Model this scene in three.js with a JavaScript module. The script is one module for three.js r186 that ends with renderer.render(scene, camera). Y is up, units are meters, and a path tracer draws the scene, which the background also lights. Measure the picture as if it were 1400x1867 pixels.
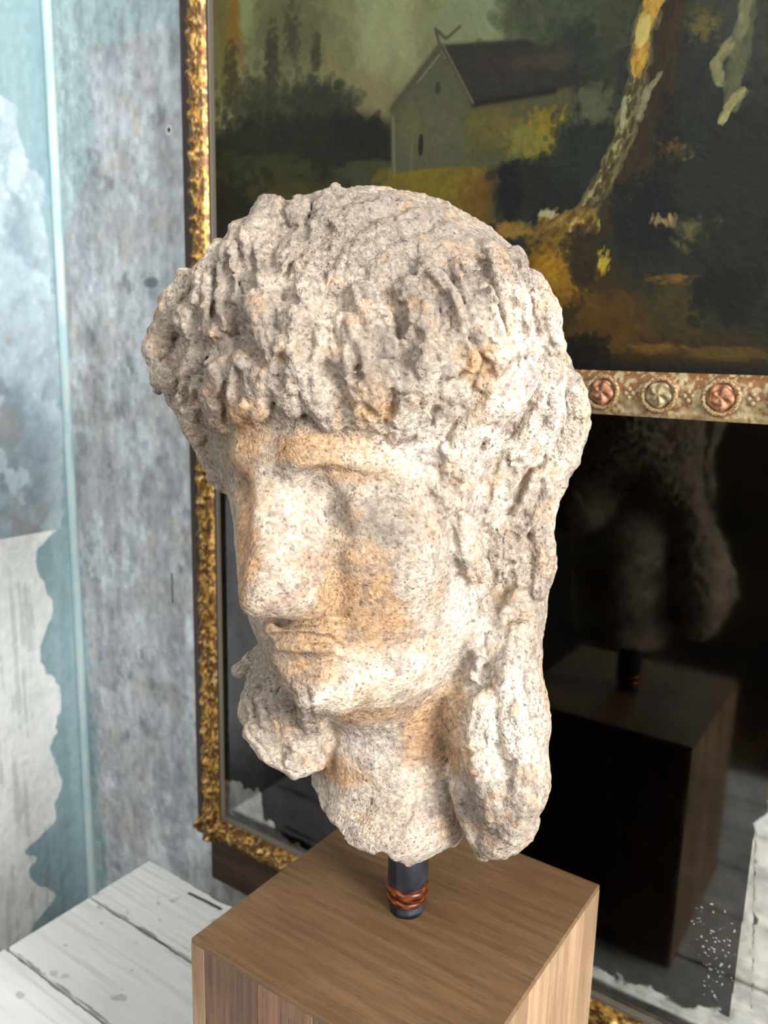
import * as THREE from 'three';
import { RoundedBoxGeometry } from 'three/addons/geometries/RoundedBoxGeometry.js';
import { RectAreaLightUniformsLib } from 'three/addons/lights/RectAreaLightUniformsLib.js';
import { mergeGeometries } from 'three/addons/utils/BufferGeometryUtils.js';

// ---------------------------------------------------------------- camera, sky, light, exposure
const scene = new THREE.Scene();
const renderer = new THREE.WebGLRenderer({ antialias: true });
renderer.toneMapping = THREE.LinearToneMapping;
renderer.toneMappingExposure = 1.14;
renderer.shadowMap.enabled = true;

const KT = 1.031, TABLE_Y = 0.75, EYE = new THREE.Vector3(0, TABLE_Y + 0.648 * KT, 0.677 * KT), FPX = 1466.02;
const [YAW, PITCH, ROLL] = [0.601739, 0.193415, 0.023889];
const mul = (A, B) => A.map((r) => [0, 1, 2].map((j) => r[0] * B[0][j] + r[1] * B[1][j] + r[2] * B[2][j]));
const [cy_, sy_, cp_, sp_, cr_, sr_] = [Math.cos(YAW), Math.sin(YAW), Math.cos(PITCH), Math.sin(PITCH), Math.cos(ROLL), Math.sin(ROLL)];
const MR = mul([[cr_, -sr_, 0], [sr_, cr_, 0], [0, 0, 1]], mul([[1, 0, 0], [0, cp_, -sp_], [0, sp_, cp_]], [[cy_, 0, sy_], [0, 1, 0], [-sy_, 0, cy_]]));
const RIGHT = new THREE.Vector3(MR[0][0], -MR[0][1], -MR[0][2]), DOWN = new THREE.Vector3(MR[1][0], -MR[1][1], -MR[1][2]), FWD = new THREE.Vector3(MR[2][0], -MR[2][1], -MR[2][2]);
const camera = new THREE.PerspectiveCamera(2 * Math.atan(933.5 / FPX) * 180 / Math.PI, 1400 / 1867, 0.02, 40);
camera.position.copy(EYE);
camera.quaternion.setFromRotationMatrix(new THREE.Matrix4().makeBasis(RIGHT, DOWN.clone().negate(), FWD.clone().negate()));
camera.focus = 0.47; camera.userData.fStop = 10;
camera.updateMatrixWorld(true);
scene.add(camera);

scene.background = new THREE.Color(0.75, 0.85, 1.0);
RectAreaLightUniformsLib.init();
// daylight of the overcast sky in the window of the right-hand wall
const WIN = { z0: 0.4, z1: 1.75, y0: 1.25, y1: 3.1, x: 3.0 };
const daylight = new THREE.RectAreaLight(new THREE.Color(1.0, 1.0, 0.99), 31, WIN.z1 - WIN.z0, WIN.y1 - WIN.y0);
daylight.name = 'window_daylight';
daylight.position.set(WIN.x - 0.02, (WIN.y0 + WIN.y1) / 2, (WIN.z0 + WIN.z1) / 2);
daylight.lookAt(-1, (WIN.y0 + WIN.y1) / 2 - 0.3, (WIN.z0 + WIN.z1) / 2);
scene.add(daylight);
// and in the high window of the wall behind the viewer
const WIN2 = { x0: -0.95, x1: 0.65, y0: 1.6, y1: 3.1, z: 2.8 };
const daylight2 = new THREE.RectAreaLight(new THREE.Color(0.98, 1.0, 1.02), 5, WIN2.x1 - WIN2.x0, WIN2.y1 - WIN2.y0);
daylight2.name = 'window_daylight_behind';
daylight2.position.set((WIN2.x0 + WIN2.x1) / 2, (WIN2.y0 + WIN2.y1) / 2, WIN2.z - 0.02);
daylight2.lookAt((WIN2.x0 + WIN2.x1) / 2, (WIN2.y0 + WIN2.y1) / 2 - 0.2, 0);
scene.add(daylight2);

// ---------------------------------------------------------------- helpers
// a surveyed sight line of the place: the point on it at a world z (mirror wall), x (left wall) or y (table)
const sight = (px, py) => new THREE.Vector3().addScaledVector(RIGHT, (px - 700) / FPX).addScaledVector(DOWN, (py - 933.5) / FPX).add(FWD);
const onZ = (px, py, z) => { const d = sight(px, py); return EYE.clone().addScaledVector(d, (z - EYE.z) / d.z); };
const onX = (px, py, x) => { const d = sight(px, py); return EYE.clone().addScaledVector(d, (x - EYE.x) / d.x); };
const onY = (px, py, y) => { const d = sight(px, py); return EYE.clone().addScaledVector(d, (y - EYE.y) / d.y); };

let seed = 7;
const rnd = () => { seed = (seed + 0x6d2b79f5) | 0; let t = Math.imul(seed ^ (seed >>> 15), 1 | seed); t = (t + Math.imul(t ^ (t >>> 7), 61 | t)) ^ t; return ((t ^ (t >>> 14)) >>> 0) / 4294967296; };
const clamp = (x, a = 0, b = 1) => Math.min(b, Math.max(a, x));
const ss = (a, b, x) => { const t = clamp((x - a) / (b - a)); return t * t * (3 - 2 * t); };
const lerp = (a, b, t) => a + (b - a) * t;
const PERM = new Uint8Array(512);
{ const p = Array.from({ length: 256 }, (_, i) => i); for (let i = 255; i > 0; i--) { const j = Math.floor(rnd() * (i + 1)); [p[i], p[j]] = [p[j], p[i]]; } for (let i = 0; i < 512; i++) PERM[i] = p[i & 255]; }
const HV = Float32Array.from({ length: 256 }, () => rnd() * 2 - 1);
// value noise in [-1, 1]
function noise(x, y, z) {
  const xi = Math.floor(x), yi = Math.floor(y), zi = Math.floor(z);
  let u = x - xi, v = y - yi, w = z - zi;
  u = u * u * u * (u * (u * 6 - 15) + 10); v = v * v * v * (v * (v * 6 - 15) + 10); w = w * w * w * (w * (w * 6 - 15) + 10);
  const X = xi & 255, Y = yi & 255, Z = zi & 255, X1 = (X + 1) & 255, Y1 = (Y + 1) & 255, Z1 = (Z + 1) & 255;
  const a = PERM[X] , b = PERM[X1], aa = PERM[a + Y], ab = PERM[a + Y1], ba = PERM[b + Y], bb = PERM[b + Y1];
  const l0 = lerp(lerp(HV[PERM[aa + Z]], HV[PERM[ba + Z]], u), lerp(HV[PERM[ab + Z]], HV[PERM[bb + Z]], u), v);
  const l1 = lerp(lerp(HV[PERM[aa + Z1]], HV[PERM[ba + Z1]], u), lerp(HV[PERM[ab + Z1]], HV[PERM[bb + Z1]], u), v);
  return lerp(l0, l1, w);
}
function fbm(x, y, z, o = 4) { let s = 0, a = 0.5; for (let i = 0; i < o; i++) { s += a * noise(x, y, z); x = x * 2.03 + 17.1; y = y * 2.03 + 5.7; z = z * 2.03 + 9.3; a *= 0.5; } return s; }
const hash2 = (i, j) => { let t = Math.imul(i, 374761393) ^ Math.imul(j, 668265263); t = Math.imul(t ^ (t >>> 13), 1274126177); return ((t ^ (t >>> 16)) >>> 0) / 4294967296; };

const toLin = (c) => (c <= 0.04045 ? c / 12.92 : Math.pow((c + 0.055) / 1.055, 2.4));
const rgb = (r, g, b) => [r / 255, g / 255, b / 255];
const mix3 = (a, b, t) => [lerp(a[0], b[0], t), lerp(a[1], b[1], t), lerp(a[2], b[2], t)];
// a computed texture; f(u, v) gives sRGB 0..1 triples (or one number for data)
function texture(w, h, f, { data = false, repeat = false, mirror = false } = {}) {
  const px = new Uint8Array(w * h * 4);
  for (let y = 0, o = 0; y < h; y++) for (let x = 0; x < w; x++, o += 4) {
    const c = f((x + 0.5) / w, (y + 0.5) / h);
    if (data) px[o] = px[o + 1] = px[o + 2] = clamp(c) * 255; else { px[o] = clamp(c[0]) * 255; px[o + 1] = clamp(c[1]) * 255; px[o + 2] = clamp(c[2]) * 255; }
    px[o + 3] = 255;
  }
  const t = new THREE.DataTexture(px, w, h, THREE.RGBAFormat);
  t.magFilter = THREE.LinearFilter; t.minFilter = THREE.LinearMipmapLinearFilter; t.generateMipmaps = true;
  if (!data) t.colorSpace = THREE.SRGBColorSpace;
  t.wrapS = t.wrapT = repeat ? THREE.RepeatWrapping : mirror ? THREE.MirroredRepeatWrapping : THREE.ClampToEdgeWrapping;
  t.needsUpdate = true;
  return t;
}
const names = new Map();
const numbered = (n) => { const k = names.get(n) ?? 0; names.set(n, k + 1); return k ? n + '_' + String(k).padStart(3, '0') : n; };
function mesh(name, geometry, material, parent = scene) {
  const m = new THREE.Mesh(geometry, material); m.name = parent === scene ? numbered(name) : name; m.castShadow = m.receiveShadow = true;
  parent.add(m); return m;
}
function struct(name, geometry, material, parent = scene) { const m = mesh(name, geometry, material, parent); if (parent === scene) m.userData.kind = 'structure'; return m; }
function thing(name, label, category, position) {
  const g = new THREE.Group(); g.name = numbered(name); g.position.copy(position); g.userData = { label, category }; scene.add(g); return g;
}
const box = (x0, x1, y0, y1, z0, z1) => new THREE.BoxGeometry(x1 - x0, y1 - y0, z1 - z0).translate((x0 + x1) / 2, (y0 + y1) / 2, (z0 + z1) / 2);
const rbox = (x0, x1, y0, y1, z0, z1, r = 0.002, seg = 2) => new RoundedBoxGeometry(x1 - x0, y1 - y0, z1 - z0, seg, r).translate((x0 + x1) / 2, (y0 + y1) / 2, (z0 + z1) / 2);
function setUV(g, f) { const p = g.attributes.position, n = g.attributes.normal, uv = new Float32Array(p.count * 2); for (let i = 0; i < p.count; i++) { const [u, v] = f(p.getX(i), p.getY(i), p.getZ(i), n.getX(i), n.getY(i), n.getZ(i)); uv[2 * i] = u; uv[2 * i + 1] = v; } g.setAttribute('uv', new THREE.BufferAttribute(uv, 2)); return g; }
const std = (o) => new THREE.MeshStandardMaterial(o);

// ---------------------------------------------------------------- the room
const WALL_Z = -0.022, LEFT_X = -1.035 * KT, FRONT_Z = 2.8, CEIL = 3.3;
// signed polyline test: u of a ragged edge at height v
const edgeAt = (pts, v) => { if (v <= pts[0][1]) return pts[0][0]; for (let i = 1; i < pts.length; i++) if (v <= pts[i][1]) return lerp(pts[i - 1][0], pts[i][0], (v - pts[i - 1][1]) / (pts[i][1] - pts[i - 1][1])); return pts[pts.length - 1][0]; };

// back wall: grey distressed plaster under a remnant of pale blue-green paint; the texture spans x -1.035..-0.535, y 0.6..1.85
const BW = { x0: LEFT_X, w: 0.5, y0: 0.6, h: 1.25 };
const bwP = (px, py) => { const p = onZ(px, py, WALL_Z); return [p.x, p.y]; };
const patch0 = bwP(160, 110), patchL = [bwP(155, 108), bwP(165, 200), bwP(172, 300), bwP(140, 360), bwP(118, 440), bwP(112, 700)];
const patchLv = patchL.map(([x, y]) => [x, y]).sort((a, b) => a[1] - b[1]);
const nailHole = bwP(308, 237), slot0 = bwP(313, 1045), slot1 = bwP(314, 1100), dark0 = bwP(275, 515);
function backWall(u, v) {
  const x = BW.x0 + u * BW.w, y = BW.y0 + v * BW.h;
  const n1 = fbm(x * 14, y * 9, 1.5, 5), n2 = fbm(x * 38, y * 30, 7.5, 4), n3 = fbm(x * 120, y * 90, 3.1, 3), streak = fbm(x * 60, y * 5, 11.2, 3);
  let c = mix3(rgb(186, 189, 194), rgb(206, 211, 215), ss(-0.25, 0.3, n1));
  c = mix3(c, rgb(158, 162, 168), 0.6 * ss(0.05, 0.32, fbm(x * 20, y * 14, 21, 4)));
  c = mix3(c, rgb(172, 168, 166), 0.5 * ss(0.05, 0.3, fbm(x * 17 + 9, y * 12, 31, 4)));
  c = mix3(c, rgb(212, 220, 228), 0.8 * ss(0.24, 0.5, n2 + 0.3 * n1) * 0.7);
  c = mix3(c, rgb(124, 128, 134), 0.45 * ss(0.24, 0.5, -n2 + 0.2 * n1));
  c = mix3(c, rgb(196, 186, 174), 0.5 * ss(0.3, 0.45, fbm(x * 26, y * 26, 51, 3)));
  // remaining blue-green paint above and along the corner
  const left = edgeAt(patchLv, y) + 0.02 * n2 + 0.01 * n3;
  const paint = Math.max(ss(0.004, -0.004, x - left), ss(-0.004, 0.004, y - patch0[1] - 0.03 * n2 - 0.02 * n1 - 0.01));
  c = mix3(c, mix3(rgb(170, 190, 192), rgb(184, 202, 203), 0.5 + streak), paint * (0.92 - 0.3 * ss(0.1, 0.3, n1) * ss(1.3, 1.2, y)));
  const low = ss(0.004, -0.004, x - (edgeAt([bwP(190, 1560), bwP(172, 1300), bwP(150, 1100), bwP(138, 1020), bwP(118, 960)].sort((a, b) => a[1] - b[1]), y) + 0.02 * n2)) * ss(1.27, 1.25, y);
  c = mix3(c, mix3(rgb(140, 162, 164), rgb(156, 178, 182), 0.5 + streak), low * 0.9);
  const g = 1 + 0.16 * n3 + 0.12 * streak + 0.1 * n2; c = c.map((k) => k * g);
  const nh = Math.hypot(x - nailHole[0], y - nailHole[1]); if (nh < 0.007) c = nh < 0.0028 ? rgb(40, 38, 40) : mix3(c, rgb(228, 224, 224), ss(0.007, 0.0055, nh));
  if (Math.abs(x - slot0[0] - 0.001 * n2) < 0.0012 && y < slot0[1] && y > slot1[1]) c = rgb(75, 82, 92);
  const dk = Math.hypot((x - dark0[0]) / 2.2, y - dark0[1] - 0.004 * n2); c = mix3(c, rgb(92, 98, 106), 0.75 * ss(0.009, 0.004, dk));
  return c;
}
const bumpWall = (s) => (u, v) => 0.5 + 0.45 * fbm(u * 12 + s, v * 30, s, 5) + 0.15 * fbm(u * 70, v * 170, s + 4, 3);
const backWallMat = std({ color: new THREE.Color(0.74, 0.75, 0.74), map: texture(480, 1200, backWall, { mirror: true }), bumpMap: texture(512, 1280, bumpWall(3), { data: true, mirror: true }), bumpScale: 0.004, roughness: 0.85 });
struct('wall_back', setUV(box(LEFT_X - 0.15, 3.15, -0.1, CEIL + 0.1, WALL_Z - 0.15, WALL_Z), (x, y, z) => [(x - BW.x0) / BW.w, (y - BW.y0) / BW.h]), backWallMat);

// left wall: pale cyan paint above, chalky mottling, a big white patch where the paint has come off below
const LW = { z0: WALL_Z, w: 0.5, y0: 0.4, h: 1.5 };
const lwP = (px, py) => { const p = onX(px, py, LEFT_X); return [p.z, p.y]; };
const byY = (l) => l.sort((a, b) => a[1] - b[1]);
const whiteEdge = byY([lwP(100, 978), lwP(62, 995), lwP(68, 1030), lwP(80, 1065), lwP(100, 1115), lwP(88, 1150), lwP(72, 1180), lwP(74, 1210), lwP(105, 1245), lwP(110, 1290), lwP(92, 1370), lwP(112, 1400), lwP(114, 1430), lwP(100, 1455), lwP(112, 1495), lwP(85, 1550), lwP(20, 1570), lwP(50, 1585), lwP(56, 1612), lwP(110, 1630), lwP(60, 1690)]);
const whiteTop = lwP(50, 975)[1], chalkEdge = byY([lwP(-60, 120), lwP(0, 170), lwP(22, 190), lwP(40, 240), lwP(60, 300), lwP(84, 400), lwP(98, 480), lwP(112, 700), lwP(118, 980)]);
function leftWall(u, v) {
  const z = LW.z0 + u * LW.w, y = LW.y0 + v * LW.h;
  const n1 = fbm(z * 12, y * 12, 2.5, 5), n2 = fbm(z * 34, y * 30, 8.5, 4), n3 = fbm(z * 110, y * 90, 4.1, 3), streak = fbm(z * 70, y * 4, 15.2, 3);
  let c = mix3(rgb(132, 160, 166), rgb(144, 170, 175), 0.5 + streak);
  const e = edgeAt(chalkEdge, y) + 0.02 * n2;
  const chalk = ss(-0.003, 0.004, z - e);
  let ch = mix3(rgb(138, 154, 164), rgb(170, 187, 196), ss(-0.2, 0.25, n1 + 0.4 * n2));
  ch = mix3(ch, rgb(124, 138, 150), 0.8 * ss(0.1, 0.35, fbm(z * 25, y * 22, 41, 4)));
  ch = mix3(ch, rgb(154, 148, 145), 0.6 * ss(0.12, 0.32, fbm(z * 20, y * 16, 61, 4)));
  ch = mix3(ch, rgb(188, 202, 211), 0.85 * ss(0.16, 0.32, n2));
  ch = mix3(ch, rgb(186, 202, 208), ss(0.05, 0.01, z - e) * 0.6);
  c = mix3(c, ch, chalk);
  if (y < whiteTop) {
    const w = 0.25 * (edgeAt(whiteEdge, y - 0.009) + edgeAt(whiteEdge, y + 0.009) + edgeAt(whiteEdge, y - 0.003) + edgeAt(whiteEdge, y + 0.003)) + 0.014 * n2 + 0.004 * n3, inside = ss(-0.0015, 0.0015, z - w);
    const under = mix3(rgb(138, 166, 172), rgb(160, 186, 192), 0.5 + streak);
    let wh = mix3(rgb(240, 245, 242), rgb(252, 255, 252), 0.5 + n1); wh = mix3(wh, rgb(200, 205, 203), 0.6 * ss(0.18, 0.4, Math.abs(streak) + 0.4 * n2));
    c = mix3(under, wh, inside);
  }
  const g = 1 + 0.06 * n3; return c.map((k) => k * g);
}
const leftWallMat = std({ color: new THREE.Color(0.86, 0.86, 0.86), map: texture(480, 1440, leftWall, { mirror: true }), bumpMap: texture(512, 1280, bumpWall(9), { data: true, mirror: true }), bumpScale: 0.004, roughness: 0.8 });
// dark panelled door in the left wall, beside the viewer: what the old glass mirrors
{
  const d = new THREE.Group(); d.name = 'door_1'; d.userData.kind = 'structure'; scene.add(d);
  const m = std({ map: texture(128, 512, (u, v) => { const n = fbm(u * 9, v * 7, 12, 4), g = fbm(u * 60, v * 5, 15, 3); return mix3(rgb(22, 18, 15), rgb(38, 30, 24), 0.5 + n + 0.4 * g); }), roughness: 0.7 });
  const z0 = 0.5, z1 = 2.7, x = LEFT_X;
  mesh('door_leaf', rbox(x - 0.01, x + 0.012, 0, 2.6, z0 + 0.06, z1 - 0.06, 0.003), m, d);
  for (const z of [z0, z1 - 0.06]) mesh('door_post', rbox(x - 0.01, x + 0.03, 0, 2.66, z, z + 0.06, 0.004), m, d);
  mesh('door_head', rbox(x - 0.01, x + 0.03, 2.6, 2.66, z0 + 0.06, z1 - 0.06, 0.004), m, d);
  for (const [a, b] of [[0.12, 0.95], [1.08, 2.48]]) for (const [c, e] of [[z0 + 0.18, 1.53], [1.66, z1 - 0.18]]) mesh('door_panel', rbox(x + 0.008, x + 0.022, a, b, c, e, 0.006), m, d);
}
struct('wall_left', setUV(box(LEFT_X - 0.15, LEFT_X, -0.1, CEIL + 0.1, WALL_Z, FRONT_Z + 0.15), (x, y, z) => [(z - LW.z0) / LW.w, (y - LW.y0) / LW.h]), leftWallMat);
// rounded painted bead in the corner of the two walls
struct('trim_1', new THREE.CylinderGeometry(0.0075, 0.0075, CEIL, 20).translate(LEFT_X + 0.004, CEIL / 2, WALL_Z + 0.004),
  std({ map: texture(64, 1024, (u, v) => { const s = fbm(u * 4, v * 60, 3, 4), t = fbm(u * 8, v * 200, 5, 3); return mix3(mix3(rgb(150, 176, 180), rgb(172, 196, 198), 0.5 + s), rgb(180, 184, 180), 0.7 * ss(0.05, 0.2, t + 0.4 * s)); }, { repeat: true }), roughness: 0.55 }));

const darkWall = std({ map: texture(256, 256, (u, v) => { const n = fbm(u * 6, v * 6, 2, 4); return mix3(rgb(52, 44, 36), rgb(70, 60, 50), 0.5 + n); }, { mirror: true }), roughness: 0.9 });
struct('wall_front', mergeGeometries([box(LEFT_X - 0.15, 3.15, -0.1, WIN2.y0, FRONT_Z, FRONT_Z + 0.15), box(LEFT_X - 0.15, 3.15, WIN2.y1, CEIL + 0.1, FRONT_Z, FRONT_Z + 0.15), box(LEFT_X - 0.15, WIN2.x0, WIN2.y0, WIN2.y1, FRONT_Z, FRONT_Z + 0.15), box(WIN2.x1, 3.15, WIN2.y0, WIN2.y1, FRONT_Z, FRONT_Z + 0.15)]), darkWall);
struct('wall_right', mergeGeometries([box(WIN.x, WIN.x + 0.15, -0.1, WIN.y0, WALL_Z, FRONT_Z), box(WIN.x, WIN.x + 0.15, WIN.y1, CEIL + 0.1, WALL_Z, FRONT_Z), box(WIN.x, WIN.x + 0.15, WIN.y0, WIN.y1, WALL_Z, WIN.z0), box(WIN.x, WIN.x + 0.15, WIN.y0, WIN.y1, WIN.z1, FRONT_Z)]), darkWall);
struct('ceiling', box(LEFT_X - 0.15, 3.15, CEIL, CEIL + 0.15, WALL_Z - 0.15, FRONT_Z + 0.15), std({ map: texture(128, 128, (u, v) => { const n = fbm(u * 5, v * 5, 2, 4); return mix3(rgb(218, 214, 206), rgb(232, 228, 220), 0.5 + n); }, { mirror: true }), roughness: 0.95 }));
{
  const fl = new THREE.Group(); fl.name = 'floor'; fl.userData.kind = 'structure'; scene.add(fl);
  const m = [0, 1, 2].map((k) => std({ map: texture(64, 512, (u, v) => { const n = fbm(u * 8 + k * 9, v * 5, 2, 4), g = fbm(u * 40 + k * 7, v * 6, 5, 3); return mix3(rgb(58, 42, 28), rgb(92, 68, 46), 0.5 + n + 0.5 * g); }, { mirror: true }), roughness: 0.6 }));
  const g = rbox(0, 0.146, -0.04, 0, WALL_Z, FRONT_Z, 0.003);
  for (let i = 0, x = LEFT_X; x < 2.95; i++, x += 0.15) mesh('floorboard', g, m[i % 3], fl).position.x = x;
  mesh('subfloor', box(LEFT_X - 0.15, 3.15, -0.1, -0.035, WALL_Z - 0.15, FRONT_Z + 0.15), darkWall, fl);
}
{
  const m = std({ color: 0xd8d8d2, roughness: 0.5 }), glass = new THREE.MeshPhysicalMaterial({ transmission: 1, thickness: 0, roughness: 0.02, color: 0xffffff });
  const sash = (name, w, y0, y1) => {                                 // built facing +z, w wide about x = 0
    const g = new THREE.Group(); g.name = name; g.userData.kind = 'structure'; scene.add(g); const ym = (y0 + y1) / 2 - 0.025;
    for (const x of [-w / 2, -0.025, w / 2 - 0.05]) mesh('window_stile', rbox(x, x + 0.05, y0, y1, -0.02, 0.02, 0.004), m, g);
    for (const y of [y0, ym, y1 - 0.05]) mesh('window_rail', rbox(-w / 2, w / 2, y, y + 0.05, -0.02, 0.02, 0.004), m, g);
    for (const [a, b] of [[-w / 2 + 0.05, -0.025], [0.025, w / 2 - 0.05]]) for (const [c, d] of [[y0 + 0.05, ym], [ym + 0.05, y1 - 0.05]]) mesh('pane', box(a, b, c, d, -0.002, 0.002), glass, g);
    return g;
  };
  const w1 = sash('window_1', WIN.z1 - WIN.z0, WIN.y0, WIN.y1); w1.position.set(WIN.x + 0.08, 0, (WIN.z0 + WIN.z1) / 2); w1.rotation.y = Math.PI / 2;
  sash('window_2', WIN2.x1 - WIN2.x0, WIN2.y0, WIN2.y1).position.set((WIN2.x0 + WIN2.x1) / 2, 0, FRONT_Z + 0.08);
}

// ---------------------------------------------------------------- the mirror with a landscape in its upper panel
const MP = (px, py) => { const p = onZ(px, py, 0); return [p.x, p.y]; };
const up_ = (y) => EYE.y - (1.398 - y) * KT;
const FR = { xo: -0.747 * KT, xi: -0.709 * KT, xr: 0.16, yb: up_(0.698), yg: up_(0.797), ybar0: up_(1.353), ybar1: up_(1.389), yt: up_(1.99) };
const mirror = thing('trumeau_mirror', 'tall gilded wall mirror with a dark landscape painting above its black tarnished glass', 'mirror', new THREE.Vector3((FR.xo + FR.xr) / 2, FR.yb, WALL_Z));
const mc = mirror.position;
const local = (g) => g.translate(-mc.x, -mc.y, -mc.z);
const goldTex = texture(256, 1024, (u, v) => {
  const n = fbm(u * 8, v * 40, 2, 5), r = fbm(u * 18, v * 90, 8, 4);
  let c = mix3(rgb(104, 70, 24), rgb(182, 138, 60), ss(-0.3, 0.3, n)); c = mix3(c, rgb(72, 42, 16), 0.75 * ss(0.02, 0.3, r)); return mix3(c, rgb(226, 206, 150), 0.6 * ss(0.2, 0.36, -r));
}, { repeat: true });
const gold = std({ color: new THREE.Color(0.7, 0.68, 0.66), map: goldTex, roughness: 0.42, metalness: 0.55 });
const brownWood = std({ map: texture(128, 512, (u, v) => { const n = fbm(u * 10, v * 8, 2, 4), g = fbm(u * 60, v * 6, 5, 3); return mix3(rgb(36, 20, 10), rgb(62, 38, 20), 0.5 + n + 0.4 * g); }, { repeat: true }), roughness: 0.6 });
// carved moulding strip along a straight run: height over (t across 0..1, s along in metres)
function carved(length, width, height, z0, relief, nt = 14, ns = 0) {
  ns = ns || Math.round(length / 0.0016);
  const pos = [], uv = [], idx = [];
  for (let j = 0; j <= ns; j++) for (let i = 0; i <= nt; i++) { const t = i / nt, s = (j / ns) * length; pos.push((t - 0.5) * width, s, z0 + height(t) + relief(t, s)); uv.push(t, s / 0.4); }
  for (let j = 0; j < ns; j++) for (let i = 0; i < nt; i++) { const a = j * (nt + 1) + i, b = a + 1, c = a + nt + 1, d = c + 1; idx.push(a, b, d, a, d, c); }
  const g = new THREE.BufferGeometry(); g.setAttribute('position', new THREE.Float32BufferAttribute(pos, 3)); g.setAttribute('uv', new THREE.Float32BufferAttribute(uv, 2)); g.setIndex(idx); g.computeVertexNormals(); return g;
}
const leafRelief = (t, s) => {
  const a = Math.sin((s + (t - 0.5) * 0.012) * 2 * Math.PI / 0.021 + 1.6 * Math.sin(s * 2 * Math.PI / 0.042));
  return Math.sin(Math.PI * clamp((t - 0.12) / 0.62)) * (0.0035 * a + 0.0022 * fbm(s * 120, t * 5, 3, 3));
};
const bow = (t) => 0.024 * Math.pow(Math.sin(Math.PI * clamp(0.1 + t * 0.82)), 0.8) + 0.004 * ss(0.78, 0.84, t);
const lenV = FR.yt - FR.yb;
const stileG = carved(lenV, 0.03, bow, 0.0, leafRelief);
const outer = 0.01;
const stileL = mesh('stile', local(stileG.clone().translate(FR.xo + outer + 0.015, FR.yb + 0.07, WALL_Z + 0.018)), gold, mirror);
mesh('side_moulding', local(rbox(FR.xo, FR.xo + outer + 0.003, FR.yb + 0.07, FR.yt + 0.05, WALL_Z, 0.012, 0.003)), brownWood, mirror);
mesh('stile', local(stileG.clone().rotateZ(Math.PI).translate(FR.xr - outer - 0.015, FR.yt + 0.07, WALL_Z + 0.018)), gold, mirror);
mesh('side_moulding', local(rbox(FR.xr - outer - 0.003, FR.xr, FR.yb + 0.07, FR.yt + 0.05, WALL_Z, 0.012, 0.003)), brownWood, mirror);
mesh('bottom_rail', local(carved(FR.xr - FR.xo - 0.004, 0.03, bow, 0, leafRelief).rotateZ(-Math.PI / 2).translate(FR.xo + 0.002, FR.yg - 0.016, WALL_Z + 0.018)), gold, mirror);
mesh('top_rail', local(carved(FR.xr - FR.xo - 0.004, 0.03, bow, 0, leafRelief).rotateZ(Math.PI / 2).translate(FR.xr - 0.002, FR.yt + 0.03, WALL_Z + 0.018)), gold, mirror);
mesh('plinth', local(rbox(FR.xo + 0.014, FR.xr - 0.014, FR.yb, FR.yg - 0.028, WALL_Z, 0.002, 0.004)), brownWood, mirror);
mesh('backboard', local(box(FR.xo + 0.012, FR.xr - 0.012, FR.yb + 0.03, FR.yt + 0.04, WALL_Z, -0.006)), brownWood, mirror);
// old mirror glass: black where the silver is lost, grey and crackled where it remains along the foot, flaked patches
const GL = { x0: FR.xi - 0.008, x1: FR.xr - 0.03, y0: FR.yg - 0.008, y1: FR.ybar0 + 0.008 };
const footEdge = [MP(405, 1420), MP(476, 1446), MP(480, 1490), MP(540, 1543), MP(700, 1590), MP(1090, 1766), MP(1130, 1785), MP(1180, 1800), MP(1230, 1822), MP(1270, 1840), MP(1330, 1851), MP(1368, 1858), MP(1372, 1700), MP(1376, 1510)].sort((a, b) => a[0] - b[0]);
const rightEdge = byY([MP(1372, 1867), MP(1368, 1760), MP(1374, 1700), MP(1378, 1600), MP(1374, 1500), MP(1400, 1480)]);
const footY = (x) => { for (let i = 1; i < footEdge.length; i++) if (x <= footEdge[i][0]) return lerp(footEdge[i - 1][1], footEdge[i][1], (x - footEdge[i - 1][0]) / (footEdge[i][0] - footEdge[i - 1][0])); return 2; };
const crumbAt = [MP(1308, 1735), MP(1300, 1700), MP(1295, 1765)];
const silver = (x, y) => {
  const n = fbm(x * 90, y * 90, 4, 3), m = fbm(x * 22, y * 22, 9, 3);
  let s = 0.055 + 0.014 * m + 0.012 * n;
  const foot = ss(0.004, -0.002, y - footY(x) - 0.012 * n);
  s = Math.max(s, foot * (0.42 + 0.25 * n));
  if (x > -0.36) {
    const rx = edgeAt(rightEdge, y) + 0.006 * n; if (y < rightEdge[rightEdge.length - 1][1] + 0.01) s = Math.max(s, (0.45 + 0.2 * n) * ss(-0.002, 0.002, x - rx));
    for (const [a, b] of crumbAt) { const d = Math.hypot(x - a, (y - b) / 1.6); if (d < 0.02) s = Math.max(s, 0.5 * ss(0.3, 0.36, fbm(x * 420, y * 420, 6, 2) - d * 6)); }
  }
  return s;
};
const toS = (k) => (k <= 0.0031308 ? 12.92 * k : 1.055 * Math.pow(k, 1 / 2.4) - 0.055);
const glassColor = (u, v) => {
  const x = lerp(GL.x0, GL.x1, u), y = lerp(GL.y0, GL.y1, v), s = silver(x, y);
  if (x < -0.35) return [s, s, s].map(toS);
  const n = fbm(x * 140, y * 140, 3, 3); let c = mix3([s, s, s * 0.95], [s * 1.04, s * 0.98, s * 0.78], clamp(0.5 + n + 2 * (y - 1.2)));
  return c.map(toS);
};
const glassRough = (u, v) => { const x = lerp(GL.x0, GL.x1, u), y = lerp(GL.y0, GL.y1, v); return 0.07 + 0.05 * fbm(x * 40, y * 40, 3, 2); };
const glassMat = std({ color: 0xffffff, map: texture(1280, 896, glassColor), roughnessMap: texture(320, 224, glassRough, { data: true }), metalness: 1, roughness: 1 });
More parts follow.
